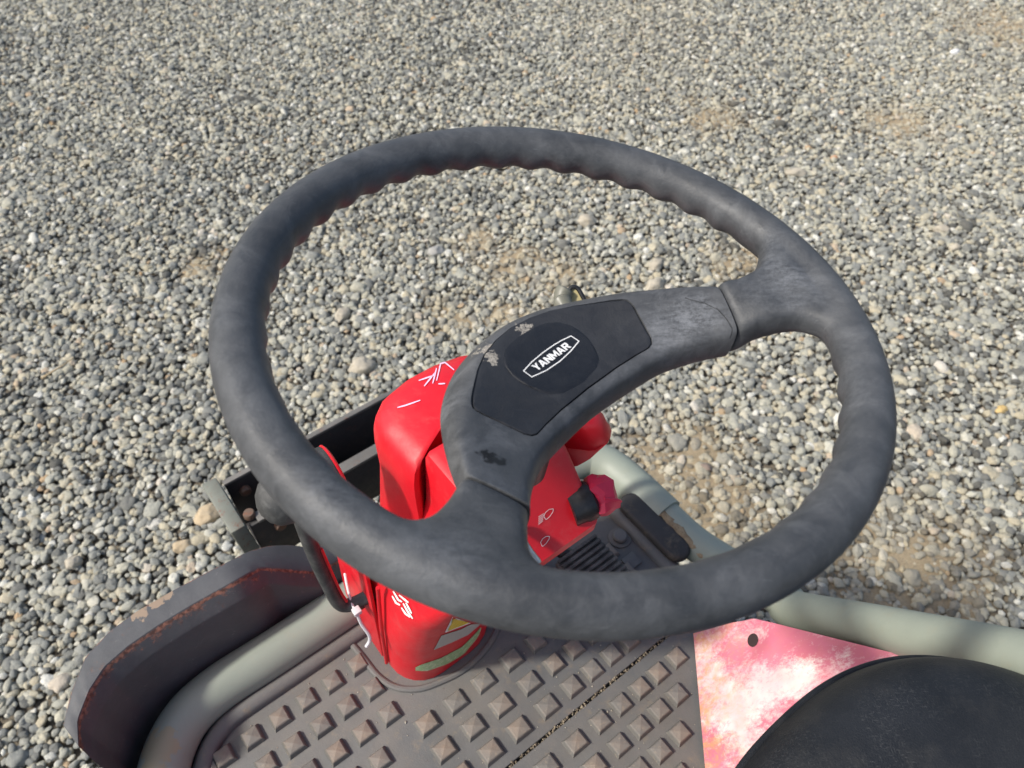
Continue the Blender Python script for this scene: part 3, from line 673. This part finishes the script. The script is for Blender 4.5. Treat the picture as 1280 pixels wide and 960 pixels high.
for z, r_ in ((.662, rrect(-.010, .117, -.092, .022, (.050, .040, .010, .010))), (.70, rrect(-.009, .117, -.09, .025, (.048, .04, .01, .01))), (.76, rrect(-.006, .119, -.085, .033, (.046, .038, .01, .01))),
              (.83, rrect(.002, .124, -.07, .048, (.04, .03, .01, .01))), (.89, rrect(.018, .135, -.06, .070, (.025, .018, .01, .01))), (.930, rrect(.044, .149, -.004, .092, (.014, .010, .004, .004))),
              (.950, rrect(.052, .154, -.004, .1015, (.007, .006, .004, .004))), (.9575, rrect(.054, .155, -.004, .1010, (.005, .005, .004, .004))), (.960, rrect(.0545, .155, -.004, .0985, (.005, .005, .004, .004))),
              (1.010, rrect(.059, .154, -.004, .0590, (.005, .006, .004, .004))), (1.0165, rrect(.061, .152, -.002, .0545, (.005, .006, .004, .004))), (1.019, rrect(.066, .147, .002, .050, (.005, .006, .004, .004)))):
    cr.append(uvring(r_, z))
cover = link("column_cover", bm_mesh(loft(cr)), M['red'], root, 28)
# side plate with its bolt, lower down
sp_ = [(-.013, -.105, .668), (-.013, -.030, .668), (-.010, -.022, .80), (-.004, -.030, .865), (-.004, -.098, .865)]
link("side_plate", prism([P(*q) for q in sp_], U*.004, .0012), M['red'], root, 30)
link("seam_flange", tube([P(-.0125, -.022, .668), P(-.0095, -.015, .76), P(-.002, -.012, .85)], 0.0020, 10), M['red'], root)
bv = bvh_of(hood, cover)
link("marker_scribble", strokes(bv, [[(530.4, 483.4), (543.9, 466.6)], [(523.6, 476.4), (543.9, 469.4)], [(541, 480), (545.9, 460.9)], [(545.9, 476.4), (551, 455.3), (556.5, 453.9), (567.8, 463.2)], [(548, 480.6), (556.5, 480)], [(497, 510), (507.3, 507.3), (525.6, 500.9)], [(531, 459.5), (536, 461)]], 1.9), M['pinkmark'], hood, None)
Q = lambda x, y: (640+x/10.667, 600+y/10.667)
bulb1 = [Q(*q) for q in ((440, 520), (418, 480), (440, 430), (490, 388), (545, 382), (540, 420), (500, 480), (455, 522), (440, 520))]; bulb2 = [Q(*q) for q in ((395, 880), (375, 832), (400, 782), (450, 748), (493, 748), (488, 785), (450, 840), (410, 878), (395, 880))]
link("headlight_symbol", strokes(bv, [bulb1]+[[Q(345, 490+25*i), Q(418-3*i, 445+24*i)] for i in range(5)], 0.62, steps=4), M['white'], cover, None)
link("sidelight_symbol", strokes(bv, [bulb2], 0.62, steps=4), M['white'], cover, None)
Q2 = lambda x, y: (420+x/5.333, 690+y/5.333)
link("column_lettering", strokes(bv, [[Q2(385, 258), Q2(420, 318), Q2(445, 330)], [Q2(378, 290), Q2(405, 338), Q2(432, 352)], [Q2(425, 285), Q2(465, 318), Q2(488, 335)], [Q2(452, 340), Q2(482, 395), Q2(515, 442)], [Q2(470, 335), Q2(492, 378), Q2(508, 408)], [Q2(440, 368), Q2(468, 410), Q2(498, 432)]], 2.4), M['white'], cover, None)
def decal(name, top, bot, mat, par, lift=.0006, n=14):
    v_, f_ = patch(bv, top, bot, n, 4, lift)
    if f_: link(name, mesh(v_, f_), mat, par, 60)
decal("caution_border", [(556, 789.5), (565.5, 770.5)], [(557, 790), (588, 778.5)], M['white'], cover, .0005)
decal("caution_label", [(559.2, 787), (566.5, 772.2)], [(560, 787.6), (586, 777.5)], M['yellow'], cover, .0009)
decal("grey_sticker", [(541.9, 811.9), (551.3, 794), (577.5, 785.6), (586.9, 780), (599, 779)], [(541.9, 811.9), (564.4, 802.5), (585, 793), (599, 781)], M['greylabel'], cover)
decal("green_sticker", [(519.4, 833.4), (525, 830.6), (551, 822), (577.5, 808), (596, 789), (600, 783.8)], [(519.4, 837.6), (532.5, 838.6), (558.8, 829.7), (579.4, 817.5), (598, 795), (601, 785)], M['greenlabel'], cover)
for p_, ax in ((P(-.0135, -.045, .775), -U), (P(.043, .045, .94), -U)):
    link("bolt", lathe(p_, ax, ((.0055, -.002), (.0055, .004), (.004, .0055), (.001, .006)), 6), M['steel'], cover if ax is None else root, 30)
# key switch with its taped cap, on the side of the cover
kb = P(.1435, .083, .968); ka = (U*.93+V*.22+Vector((0, 0, .10))).normalized()
sw = link("key_switch", lathe(kb, ka, ((.0155, -.006), (.0155, .004), (.0165, .006), (.0165, .013), (.014, .0155), (.010, .016)), 28), M['black'], root)
tp = []
for i, h in enumerate((.0125, .0155, .020, .026, .0315, .033)):
    rr = (.011, .0165, .0175, .0168, .0155, .011)[i]; a = ka.orthogonal().normalized(); b_ = ka.cross(a)
    tp.append([kb+ka*(h+.003*math.sin(j*1.9+i)*(1 if 0 < i < 5 else 0))+(a*math.cos(2*math.pi*j/14)+b_*math.sin(2*math.pi*j/14))*rr*(1+.09*math.sin(j*2.4+i*1.3)) for j in range(14)])
link("taped_cap", bm_mesh(loft(tp)), M['redtape'], sw, 18)
link("tape_strip", tube([kb+ka*.016+V*.012+Vector((0, 0, .014)), kb+ka*.025+V*.015+Vector((0, 0, .0095)), kb+ka*.029+V*.016+Vector((0, 0, .005))], .0010, 8), M['redtape'], sw)
lb = Z(640, 675, .975)
link("chrome_stalk", lathe(Z(656, 682, .99), (Z(669, 702, .985)-Z(656, 682, .99)), ((.0036, -.02), (.0036, .006), (.0044, .014), (.0040, .0165), (.001, .017)), 16), M['zinc'], root)

# ---- brake lever with T grip, shift lever
lv = [P(.006, -.036, .80), P(-.010, -.038, .795), P(-.0255, -.043, .792), P(-.0325, -.046, .802), P(-.0345, -.049, .83), P(-.036, -.052, .90), P(-.034, -.054, .985)]
lever = link("brake_lever", tube(lv, .0068, 18, sub=6), M['knob'], root)
link("red_stripe", tube([q+V*.0035+U*.0063 for q in lv[3:-1]], .0016, 8), M['red'], lever)
gc = P(-.026, -.048, .995)
grip = link("lever_grip", lathe(gc-U*.031, U, ((.004, -.006), (.012, -.003), (.0185, .003), (.0215, .012), (.022, .050), (.0212, .0565), (.0195, .0585)), 32), M['knob'], lever)
link("grip_ring", lathe(gc+U*.0267, U, ((.0205, -.0008), (.0217, -.0002), (.0217, .0009), (.0195, .0022), (.008, .0024)), 32), M['red'], lever)
sb, st_ = P(.27, -.045, .68), Z(714, 349, 1.03)
ax = (st_-sb).normalized(); sx = RGT; sy = ax.cross(sx).normalized(); sx = sy.cross(ax)
dp_ = (st_-EYE).dot(FWD)
def DP(x, y, k=0): return EYE + ray(x, y)*(dp_+k)
shl = link("shift_lever", tube([sb, sb.lerp(DP(706, 392), .6), DP(705, 392), DP(703.5, 380), DP(704, 368), DP(708, 359.5)], lambda t: (.006 if t < .35 else .0085 if t < .93 else .0085*math.sqrt(max(.04, 1-((t-.93)/.07)**2))), 16, sub=10), M['lamp_lever'], root)
link("lever_loop", tube([DP(716, 398), DP(713, 384), DP(710.5, 372), DP(712, 362), DP(717, 358.5), DP(722.5, 361), DP(728, 370), DP(734, 382), DP(741, 398)], .0021, 10), M['black'], shl)
ins = [(715, 398), (713.5, 384), (711.5, 373), (712.5, 364), (717, 361), (721.5, 363), (726.5, 371), (732, 382), (738, 398)]
link("lever_inset", prism([DP(x, y, .0008) for x, y in ins], FWD*.002), M['leverinset'], shl, 40)

# ---- floor
def round_path(u0, u1, v0, v1, rl, rr, n=10):
    """front outline of the floor: from the rear of one side round both front corners to the rear of the other"""
    out = [(u0, v1)]
    for k in range(n+1): a = R(180+90*k/n); out.append((u0+rl+rl*math.cos(a), v0+rl+rl*math.sin(a)))
    for k in range(n+1): a = R(270+90*k/n); out.append((u1-rr+rr*math.cos(a), v0+rr+rr*math.sin(a)))
    return out+[(u1, v1)]
FZ = .66
GR = .141        # joint between the two floor mats
def matshape(v_lo, v_hi):
    pl = round_path(-.236, .326, -.082, v_hi, .075, .03)
    if v_lo is None: return pl
    return [(-.236, v_lo), (-.236, v_hi), (.326, v_hi), (.326, v_lo)]
mat1 = link("floor_mat", prism([P(u, v, FZ-.012) for u, v in matshape(None, GR-.0016)], Vector((0, 0, .012)), .0012), M['floor'], root, 40)
mat2 = link("hatch_mat", prism([P(u, v, FZ-.012) for u, v in matshape(GR+.0016, .62)], Vector((0, 0, .012)), .0012), M['floor'], root, 40)
lipp = round_path(-.228, .318, -.074, GR-.004, .068, .024)
lr = []
for i, (u, v) in enumerate(lipp):
    a, b = Vector(lipp[max(0, i-1)]), Vector(lipp[min(len(lipp)-1, i+1)]); d = (b-a).normalized(); nn = Vector((d.y, -d.x))
    lr.append([P(u+nn.x*x, v+nn.y*x, FZ+h) for x, h in ((-.0100, -.002), (-.0096, .005), (-.007, .0085), (-.001, .0105), (.004, .0100), (.0085, .006), (.0100, -.008))])
link("mat_lip", bm_mesh(loft(lr)), M['floor'], mat1, 60)
# raised edge of the cut-out round the column
co = [(-.034, -.088), (-.030, -.050), (-.027, -.018), (-.018, .004), (.0, .020), (.022, .028), (.05, .033), (.08, .030), (.108, .018), (.128, -.004), (.135, -.04)]
link("cutout_rim", tube([P(u, v, FZ+.0008) for u, v in co], .0038, 10), M['floor'], mat1)
link("cutout_floor", prism([P(u, v, FZ+.0005) for u, v in co], Vector((0, 0, .0009))), M['floor'], mat1, 40)
S_ = .0103
def stud_mesh():
    a, b, c, hh = S_, S_-.0020, S_-.0030, .0066
    vs = [(x*a, y*a, 0) for x, y in ((-1, -1), (1, -1), (1, 1), (-1, 1))]+[(x*b, y*b, hh-.001) for x, y in ((-1, -1), (1, -1), (1, 1), (-1, 1))]+[(x*c, y*c, hh) for x, y in ((-1, -1), (1, -1), (1, 1), (-1, 1))]+[(0, 0, hh+.0013)]
    fs = [(i, (i+1) % 4, 4+(i+1) % 4, 4+i) for i in range(4)]+[(4+i, 4+(i+1) % 4, 8+(i+1) % 4, 8+i) for i in range(4)]+[(8+i, 8+(i+1) % 4, 12) for i in range(4)]
    me = mesh(vs, fs); me.name = "stud"; me.materials.append(M['stud']); return me
stm = stud_mesh(); half = mesh([(-.0105, -.009, 0), (.0095, -.0105, 0), (.0095, .0105, 0), (-.009, -.008, .0045), (.0083, -.009, .0045), (.0083, .0085, .0045), (.003, -.0035, .007)],
                               [(0, 1, 4, 3), (1, 2, 5, 4), (2, 0, 3, 5), (3, 4, 6), (4, 5, 6), (5, 3, 6)]); half.name = "stud"; half.materials.append(M['stud'])
def add_stud(u, v, par, su=1, sv=1, me=stm, rz=0):
    o = bpy.data.objects.new("stud", me); COL.objects.link(o); o.parent = par
    o.location = P(u, v, FZ-.0002)-ORIG[par.name]; o.rotation_euler = (0, 0, YAW+rz); o.scale = (su, sv, random.uniform(.92, 1.1)); return o
add_stud(-.2115, -.0385, mat1, me=half)
for r_, v in enumerate((-.042, -.009, .024, .057, .090, .122)):
    for i in range(7):
        u = -.038-.0311*i
        if r_ == 0 and i == 0: pass
        if u < -.222 or (r_ == 0 and u < -.20): continue
        if r_ >= 3 and i < 1: continue
        add_stud(u, v, mat1)
CU = [-.012, .0245, .061, .099, .133, .162, .190, .2165, .245, .272]
for r_, v in enumerate((.024, .0565, .0885, .119)):
    for i, u in enumerate(CU):
        if r_ == 0 and u < .12: continue
        add_stud(u, v, mat1, 1.14 if u < .12 else .98, 1.0)
for r_, v in enumerate((.165, .194, .2235, .253, .283, .313, .343)):
    for u in [-.108, -.077, -.045]+CU:
        if u > .252-max(0, v-.165)*.95: continue
        add_stud(u, v, mat2, 1.14 if u < .12 else .98, .95)
# grit lying in the joint
gv, gf = [], []
for k in range(520):
    u = random.uniform(-.23, .30); rr = random.uniform(.0006, .0019); c = P(u, GR+random.gauss(0, .0013), FZ-.004+random.uniform(0, .004)); o_ = len(gv)
    gv += [c+Vector(q)*rr for q in ((1, 0, 0), (-1, 0, 0), (0, 1, 0), (0, -1, 0), (0, 0, 1), (0, 0, -1))]
    gf += [(o_+a, o_+b, o_+4) for a, b in ((0, 2), (2, 1), (1, 3), (3, 0))]+[(o_+b, o_+a, o_+5) for a, b in ((0, 2), (2, 1), (1, 3), (3, 0))]
tag(link("joint_grit", mesh(gv, gf), mat_stone("grit", (.12, .09, .06), (.34, .29, .21)), mat1, None), kind="stuff")
gv, gf = [], []
for k in range(420):
    u, v = random.uniform(-.21, .30), random.uniform(-.06, .40); rr = random.uniform(.0003, .0009) if random.random() < .93 else random.uniform(.001, .0019); c = P(u, v, FZ+rr*.6); o_ = len(gv)
    gv += [c+Vector(q)*rr*random.uniform(.7, 1.3) for q in ((1, 0, 0), (-1, 0, 0), (0, 1, 0), (0, -1, 0), (0, 0, 1), (0, 0, -1))]
    gf += [(o_+a, o_+b, o_+4) for a, b in ((0, 2), (2, 1), (1, 3), (3, 0))]+[(o_+b, o_+a, o_+5) for a, b in ((0, 2), (2, 1), (1, 3), (3, 0))]
tag(link("loose_grit", mesh(gv, gf), mat_stone("loose_grit", (.26, .23, .18), (.52, .48, .40)), mat1, None), kind="stuff")
# pedal with ribbed rubber, floor bolt and square plug
pz = .705
ped = link("pedal", prism([P(u, v, pz-.012) for u, v in ((.196, .010), (.258, .010), (.258, .075), (.196, .075))], Vector((0, 0, .012)), .004), M['pedal'], root)
for i in range(9):
    v = .014+.0072*i
    link("rib", prism([P(u, vv, pz-.0005) for u, vv in ((.198, v-.0022), (.256, v-.0022), (.256, v+.0022), (.198, v+.0022))], Vector((0, 0, .005)), .0015), M['pedal'], ped)
link("pedal_arm", tube([P(.225, .02, pz-.012), P(.20, -.02, .70), P(.16, -.05, .72)], .008, 10), M['black'], ped)
link("floor_bolt", lathe(P(.297, .017, FZ), (0, 0, 1), ((.014, 0), (.014, .002), (.009, .0025), (.009, .0075), (.0075, .009), (.001, .0092)), 18), M['floor'], mat1, 30)
link("square_plug", bevel(prism([P(u, v, FZ) for u, v in ((.277, .040), (.296, .040), (.296, .058), (.277, .058))], Vector((0, 0, .0035))), .001), M['floor'], mat1)

# ---- tubes, guard, bracket
tz = .674
tpts = [P(-.261, .42, tz), P(-.261, .12, tz), P(-.260, -.02, tz), P(-.246, -.060, tz), P(-.214, -.092, tz), P(-.172, -.104, tz), P(-.10, -.104, tz), P(.05, -.104, tz), P(.25, -.104, tz-.005), P(.325, -.100, tz-.008), P(.350, -.085, tz-.010), P(.361, -.05, tz-.012), P(.363, .03, tz-.012)]
link("front_rail", tube(tpts, .0250, 24, sub=7), M['green'], root)
rp = [P(.363, .02, tz-.0125), P(.366, .09, .668), P(.372, .15, .69), P(.378, .21, .77)]
e0, e1 = Z(991, 762, .70), Z(1280, 825, .955)
rp2 = [P(.363, .03, tz-.012), P(.364, .09, tz-.008), e0+(e0-e1)*.10+Vector((0, 0, .02)), e0, e0+(e1-e0)*.5, e1, e1+(e1-e0)*.6]
link("side_rail", tube(rp2, .0212, 24, sub=8), M['green'], root)
# black rubber edge pad over the side rail, with dirt along it
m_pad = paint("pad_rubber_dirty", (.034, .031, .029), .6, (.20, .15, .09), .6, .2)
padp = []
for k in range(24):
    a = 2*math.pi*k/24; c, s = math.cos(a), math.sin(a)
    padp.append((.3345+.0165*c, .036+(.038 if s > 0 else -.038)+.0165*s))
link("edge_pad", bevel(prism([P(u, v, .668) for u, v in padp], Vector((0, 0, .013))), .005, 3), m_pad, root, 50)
m_dirt = mat_stone("caked_dirt", (.15, .105, .06), (.36, .28, .17))
bm = bmesh.new(); dr = []
for k in range(27):
    v = -.03+k*.0052; wd = .007+.004*noise.noise(Vector((k*.7, 2, 0)))
    dr.append([P(.3535+x*wd+.004*noise.noise(Vector((k*.8, x*2, 5))), v, .6805+.6*h*(.9+1.1*noise.noise(Vector((k*.9, x*2, 1))))) for x, h in ((-1, -.003), (-.6, .002), (0, .005), (.6, .003), (1, -.002), (1.3, -.014), (0, -.012))])
link("dirt_ridge", bm_mesh(loft(dr)), m_dirt, root, 60)
# front guard: a bent plate with a flat top edge
gz = .78
gout = [(78, 905), (88, 865), (106, 820), (136, 788), (170, 763), (215, 737), (260, 713), (310, 688), (335, 681), (362, 680), (385, 683), (402, 681), (425, 672), (470, 650)]
gin = [(100, 935), (98, 903), (113, 865), (132, 836), (163, 809), (198, 785), (242, 758), (290, 731), (325, 711), (345, 712), (368, 714), (392, 716), (412, 708), (436, 694), (480, 668)]
def gl(pl, n):
    q = np.array(pl, float); d = np.r_[0, np.cumsum(np.linalg.norm(np.diff(q, axis=0), axis=1))]; return [(np.interp(t, d, q[:, 0]), np.interp(t, d, q[:, 1])) for t in np.linspace(0, d[-1], n)]
rings = []; edg = []
gn = 70; go_, gi_ = gl(gout, gn), gl(gin, gn)
for k, (a, b) in enumerate(zip(go_, gi_)):
    t = k/(gn-1); jit = .0012*noise.noise(Vector((k*.35, 0, 0)))
    k_ = min(1, max(0, (t-.58)/.36)); zz = gz-.085*k_*k_*(3-2*k_)
    A, B = Z(*a, zz+jit), Z(*b, zz+.002)
    inn = (B-A); inn.z = 0; inn.normalize()
    dn = Vector((0, 0, 1))
    rings.append([A-dn*.30, A-dn*.006-inn*.001, A+inn*.0015, A+inn*.004+dn*.001, A.lerp(B, .5)+dn*.0015, B-inn*.003+dn*.0003, B-inn*.0008-dn*.002, B-dn*.004+inn*.0006, B+inn*.009-dn*.017, B+inn*.0105-dn*.020, B+inn*.010-dn*.30, B-inn*.012-dn*.30])
    edg += [0.1, .45, .74, .48, .14, .44, 1.0, .66, .36, .22, .1, .1]
bm = loft(rings, True, True); gme = bm_mesh(bm)
at = gme.attributes.new("edge", 'FLOAT', 'POINT'); at.data.foreach_set("value", edg)
link("front_guard", gme, M['guard'], root, 40)
# hitch bracket ahead of the guard
bz = .56
def bar(v0, v1, z0, z1, u0, u1, mat, nm, par):
    return link(nm, box(u0, u1, v0, v1, z0, z1, .0015), mat, par)
br = bar(-.436, -.430, bz-.11, bz, -.052, .30, M['steel'], "hitch_bracket", root)
bar(-.4375, -.4285, bz+.0002, bz+.006, -.053, .30, M['barsteel'], "bar_edge", br)
bar(-.352, -.345, bz-.10, bz, -.052, .30, M['steel'], "bar", br)
bar(-.360, -.342, bz+.0002, bz+.006, -.040, .30, M['barsteel'], "bar_edge", br)
ep = [P(-.079, -.447, bz+.010), P(-.079, -.345, bz+.010), P(-.075, -.340, bz-.055), P(-.075, -.450, bz-.055)]
link("end_plate", prism(ep, U*.022, .003), M['endplate'], br, 30)
for u, v, z, ax in ((-.03, -.4295, bz-.028, V), (-.015, -.344, bz-.028, V), (-.045, -.36, bz+.004, Vector((0, 0, 1))), (.02, -.352, bz+.005, Vector((0, 0, 1)))):
    link("bolt", lathe(P(u, v, z), ax, ((.0085, -.001), (.0085, .005), (.007, .008), (.001, .0085)), 12), M['bolt'], br, 40)
link("cross_tie", box(-.05, .3, -.43, -.352, bz-.112, bz-.106, 0), M['steel'], br)

# ---- cable tie on the column plate
tie_pts = [Z(431, 717, .80), Z(435, 737, .798), Z(441, 757, .797), Z(446, 764, .797)]
tl = [Z(446, 766, .797), Z(452, 780, .78), Z(461, 793, .765), Z(462, 801, .755), Z(458, 808, .748)]
tie = link("cable_tie", box(*(lambda c: (c[0]-.004, c[0]+.004, c[1]-.004, c[1]+.004, c[2]-.003, c[2]+.003))(UVZ(tie_pts[-1])), .001), M['tie'], root)
link("tie_strap", tube(tie_pts, .0014, 8), M['tie'], tie); link("tie_tail", tube(tl, .0019, 8), M['tie'], tie)

# ---- faded panel and seat
q = [Z(868, 792, .664), Z(893, 1075, .664), Z(1190, 1060, .90), Z(1165, 829.5, .868), Z(940, 772, .742)]
def bil(s, t):      # s along the slope, t from the rear edge to the upper edge
    a = q[1].lerp(q[0], t); b = q[2].lerp(q[3], t); p_ = a.lerp(b, s)
    return p_
NS, NT = 60, 60
pin = []
uvp = []
vs, ed = [], []
hole = (937, 800)
for i in range(NS+1):
    for j in range(NT+1):
        s, t = i/NS, j/NT
        # upper edge bows out through the corner point
        a = q[1].lerp(q[0], t); tp_ = q[3]
        p_ = a.lerp(q[2].lerp(q[3], t), s)
        k = (t**1.0); top_lin = q[0].lerp(q[3], s)
        top_true = q[0].lerp(q[4], s/.26) if s < .26 else q[4].lerp(q[3], (s-.26)/.74)
        p_ = p_ + (top_true-top_lin)*t**3
        vs.append(p_); ed.append(max(0, 1-s*3.6))
n_pan = (q[3]-q[0]).cross(q[1]-q[0]).normalized()
if n_pan.z < 0: n_pan = -n_pan
hp = None; dbest = 9
def to_px(p_):
    d = p_-EYE; z = d.dot(FWD); return (640+FPX*d.dot(RGT)/z, 480-FPX*d.dot(UPV)/z)
for i, p_ in enumerate(vs):
    x, y = to_px(p_); d = math.hypot(x-hole[0], y-hole[1])
    if d < dbest: dbest, hp = d, p_.copy()
for i, p_ in enumerate(vs):
    d = (p_-hp).length
    if d < .028: vs[i] = p_-n_pan*.011*(1-d/.028)**1.2
fs = []
for i in range(NS):
    for j in range(NT):
        k = i*(NT+1)+j; fs.append((k, k+1, k+NT+2, k+NT+1))
pme = mesh(vs, fs)
WB = ((884, 820, 16), (892, 845, 18), (905, 872, 24), (925, 900, 26), (945, 862, 24), (972, 848, 26), (1000, 862, 22), (1008, 838, 18), (930, 930, 20), (1055, 822, 14), (955, 792, 10))
PB = ((900, 940, 26), (915, 815, 18), (965, 812, 30), (1045, 806, 26), (985, 790, 20), (1010, 815, 16), (990, 885, 14), (1080, 815, 20))
wear = []
for p_ in vs:
    x, y = to_px(p_); wear.append(sum(math.exp(-((x-a)**2+(y-b)**2)/(r_*r_)) for a, b, r_ in WB) - .9*sum(math.exp(-((x-a)**2+(y-b)**2)/(r_*r_)) for a, b, r_ in PB))
a = pme.attributes.new("wear", 'FLOAT', 'POINT'); a.data.foreach_set("value", wear)
a = pme.attributes.new("edge", 'FLOAT', 'POINT'); a.data.foreach_set("value", ed)
def solid(o): m = o.modifiers.new("s", 'SOLIDIFY'); m.thickness = .003; m.offset = 0
pme = mods(pme, solid)
panel = link("seat_base_panel", pme, M['pink'], root, 50)
link("panel_hole", lathe(hp-n_pan*.011+n_pan*.0050, n_pan, ((.0068, -.001), (.0068, .0006), (.0058, .0008), (.001, .0002)), 20), flat("hole_dark", (.03, .015, .015), .8), panel)
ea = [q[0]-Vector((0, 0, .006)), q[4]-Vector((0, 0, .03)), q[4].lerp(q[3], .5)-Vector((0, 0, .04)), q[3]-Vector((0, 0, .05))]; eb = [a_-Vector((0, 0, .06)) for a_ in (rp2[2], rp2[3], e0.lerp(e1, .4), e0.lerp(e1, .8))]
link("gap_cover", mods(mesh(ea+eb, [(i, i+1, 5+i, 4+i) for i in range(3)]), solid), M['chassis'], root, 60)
sz = .975
def seat_ring(f, z, dv=0):
    out = []
    cu, cv, a_, b_ = .150, .471, .175*f, .180*f
    for k in range(64):
        t = 2*math.pi*k/64; c, s = math.cos(t), math.sin(t); e = 2/2.4
        out.append(P(cu+a_*math.copysign(abs(c)**e, c), cv+dv+b_*math.copysign(abs(s)**e, s), z))
    return out
sr = [seat_ring(.93, sz-.10), seat_ring(.985, sz-.09), seat_ring(1.0, sz-.04), seat_ring(.99, sz-.022), seat_ring(.972, sz-.012), seat_ring(.955, sz-.003), seat_ring(.93, sz+.004), seat_ring(.87, sz+.014), seat_ring(.75, sz+.022), seat_ring(.5, sz+.020), seat_ring(.25, sz+.016), seat_ring(.08, sz+.014)]
seat = link("seat", subsurf(bm_mesh(loft(sr)), 1), M['seat'], root, 60)
pr = seat_ring(.990, sz-.026)
link("piping", tube(pr+pr[:1], .0032, 10, False, 3), M['seat'], seat)
link("seat_pedestal", box(.05, .25, .38, .60, .66, sz-.095, .01), M['chassis'], root)
# ---- chassis and tracks below the floor
link("floor_plate", prism([P(u, v, .50) for u, v in round_path(-.232, .324, -.078, .62, .07, .03)], Vector((0, 0, .1475))), M['chassis'], root)
link("side_skirt", box(.3245, .356, -.06, .32, .45, .605, 0), M['chassis'], root)
link("gap_shade_sheet", prism([P(u, v, .545) for u, v in ((-.295, .62), (-.295, -.06), (-.25, -.15), (-.17, -.175), (.30, -.13), (.365, -.10), (.385, .02), (.39, .62))], Vector((0, 0, .006))), M['chassis'], root)  # added dark sheet standing in for the deep shade between guard and rail
link("chassis", box(-.12, .22, -.05, .95, .28, .499, .01), M['chassis'], root)
link("bracket_arm", box(.02, .10, -.43, -.05, .46, .50, .004), M['steel'], root)
for u0, u1 in ((-.24, -.08), (.17, .33)):
    pl = [(v, z) for v, z in ([(.02+.2*math.cos(R(a)), .212+.2*math.sin(R(a))) for a in range(90, 271, 15)]+[(.9+.2*math.cos(R(a)), .212+.2*math.sin(R(a))) for a in range(-90, 91, 15)])]
    link("crawler_track", prism([P(u0, v, z) for v, z in pl], U*(u1-u0), .01), M['track'], root)
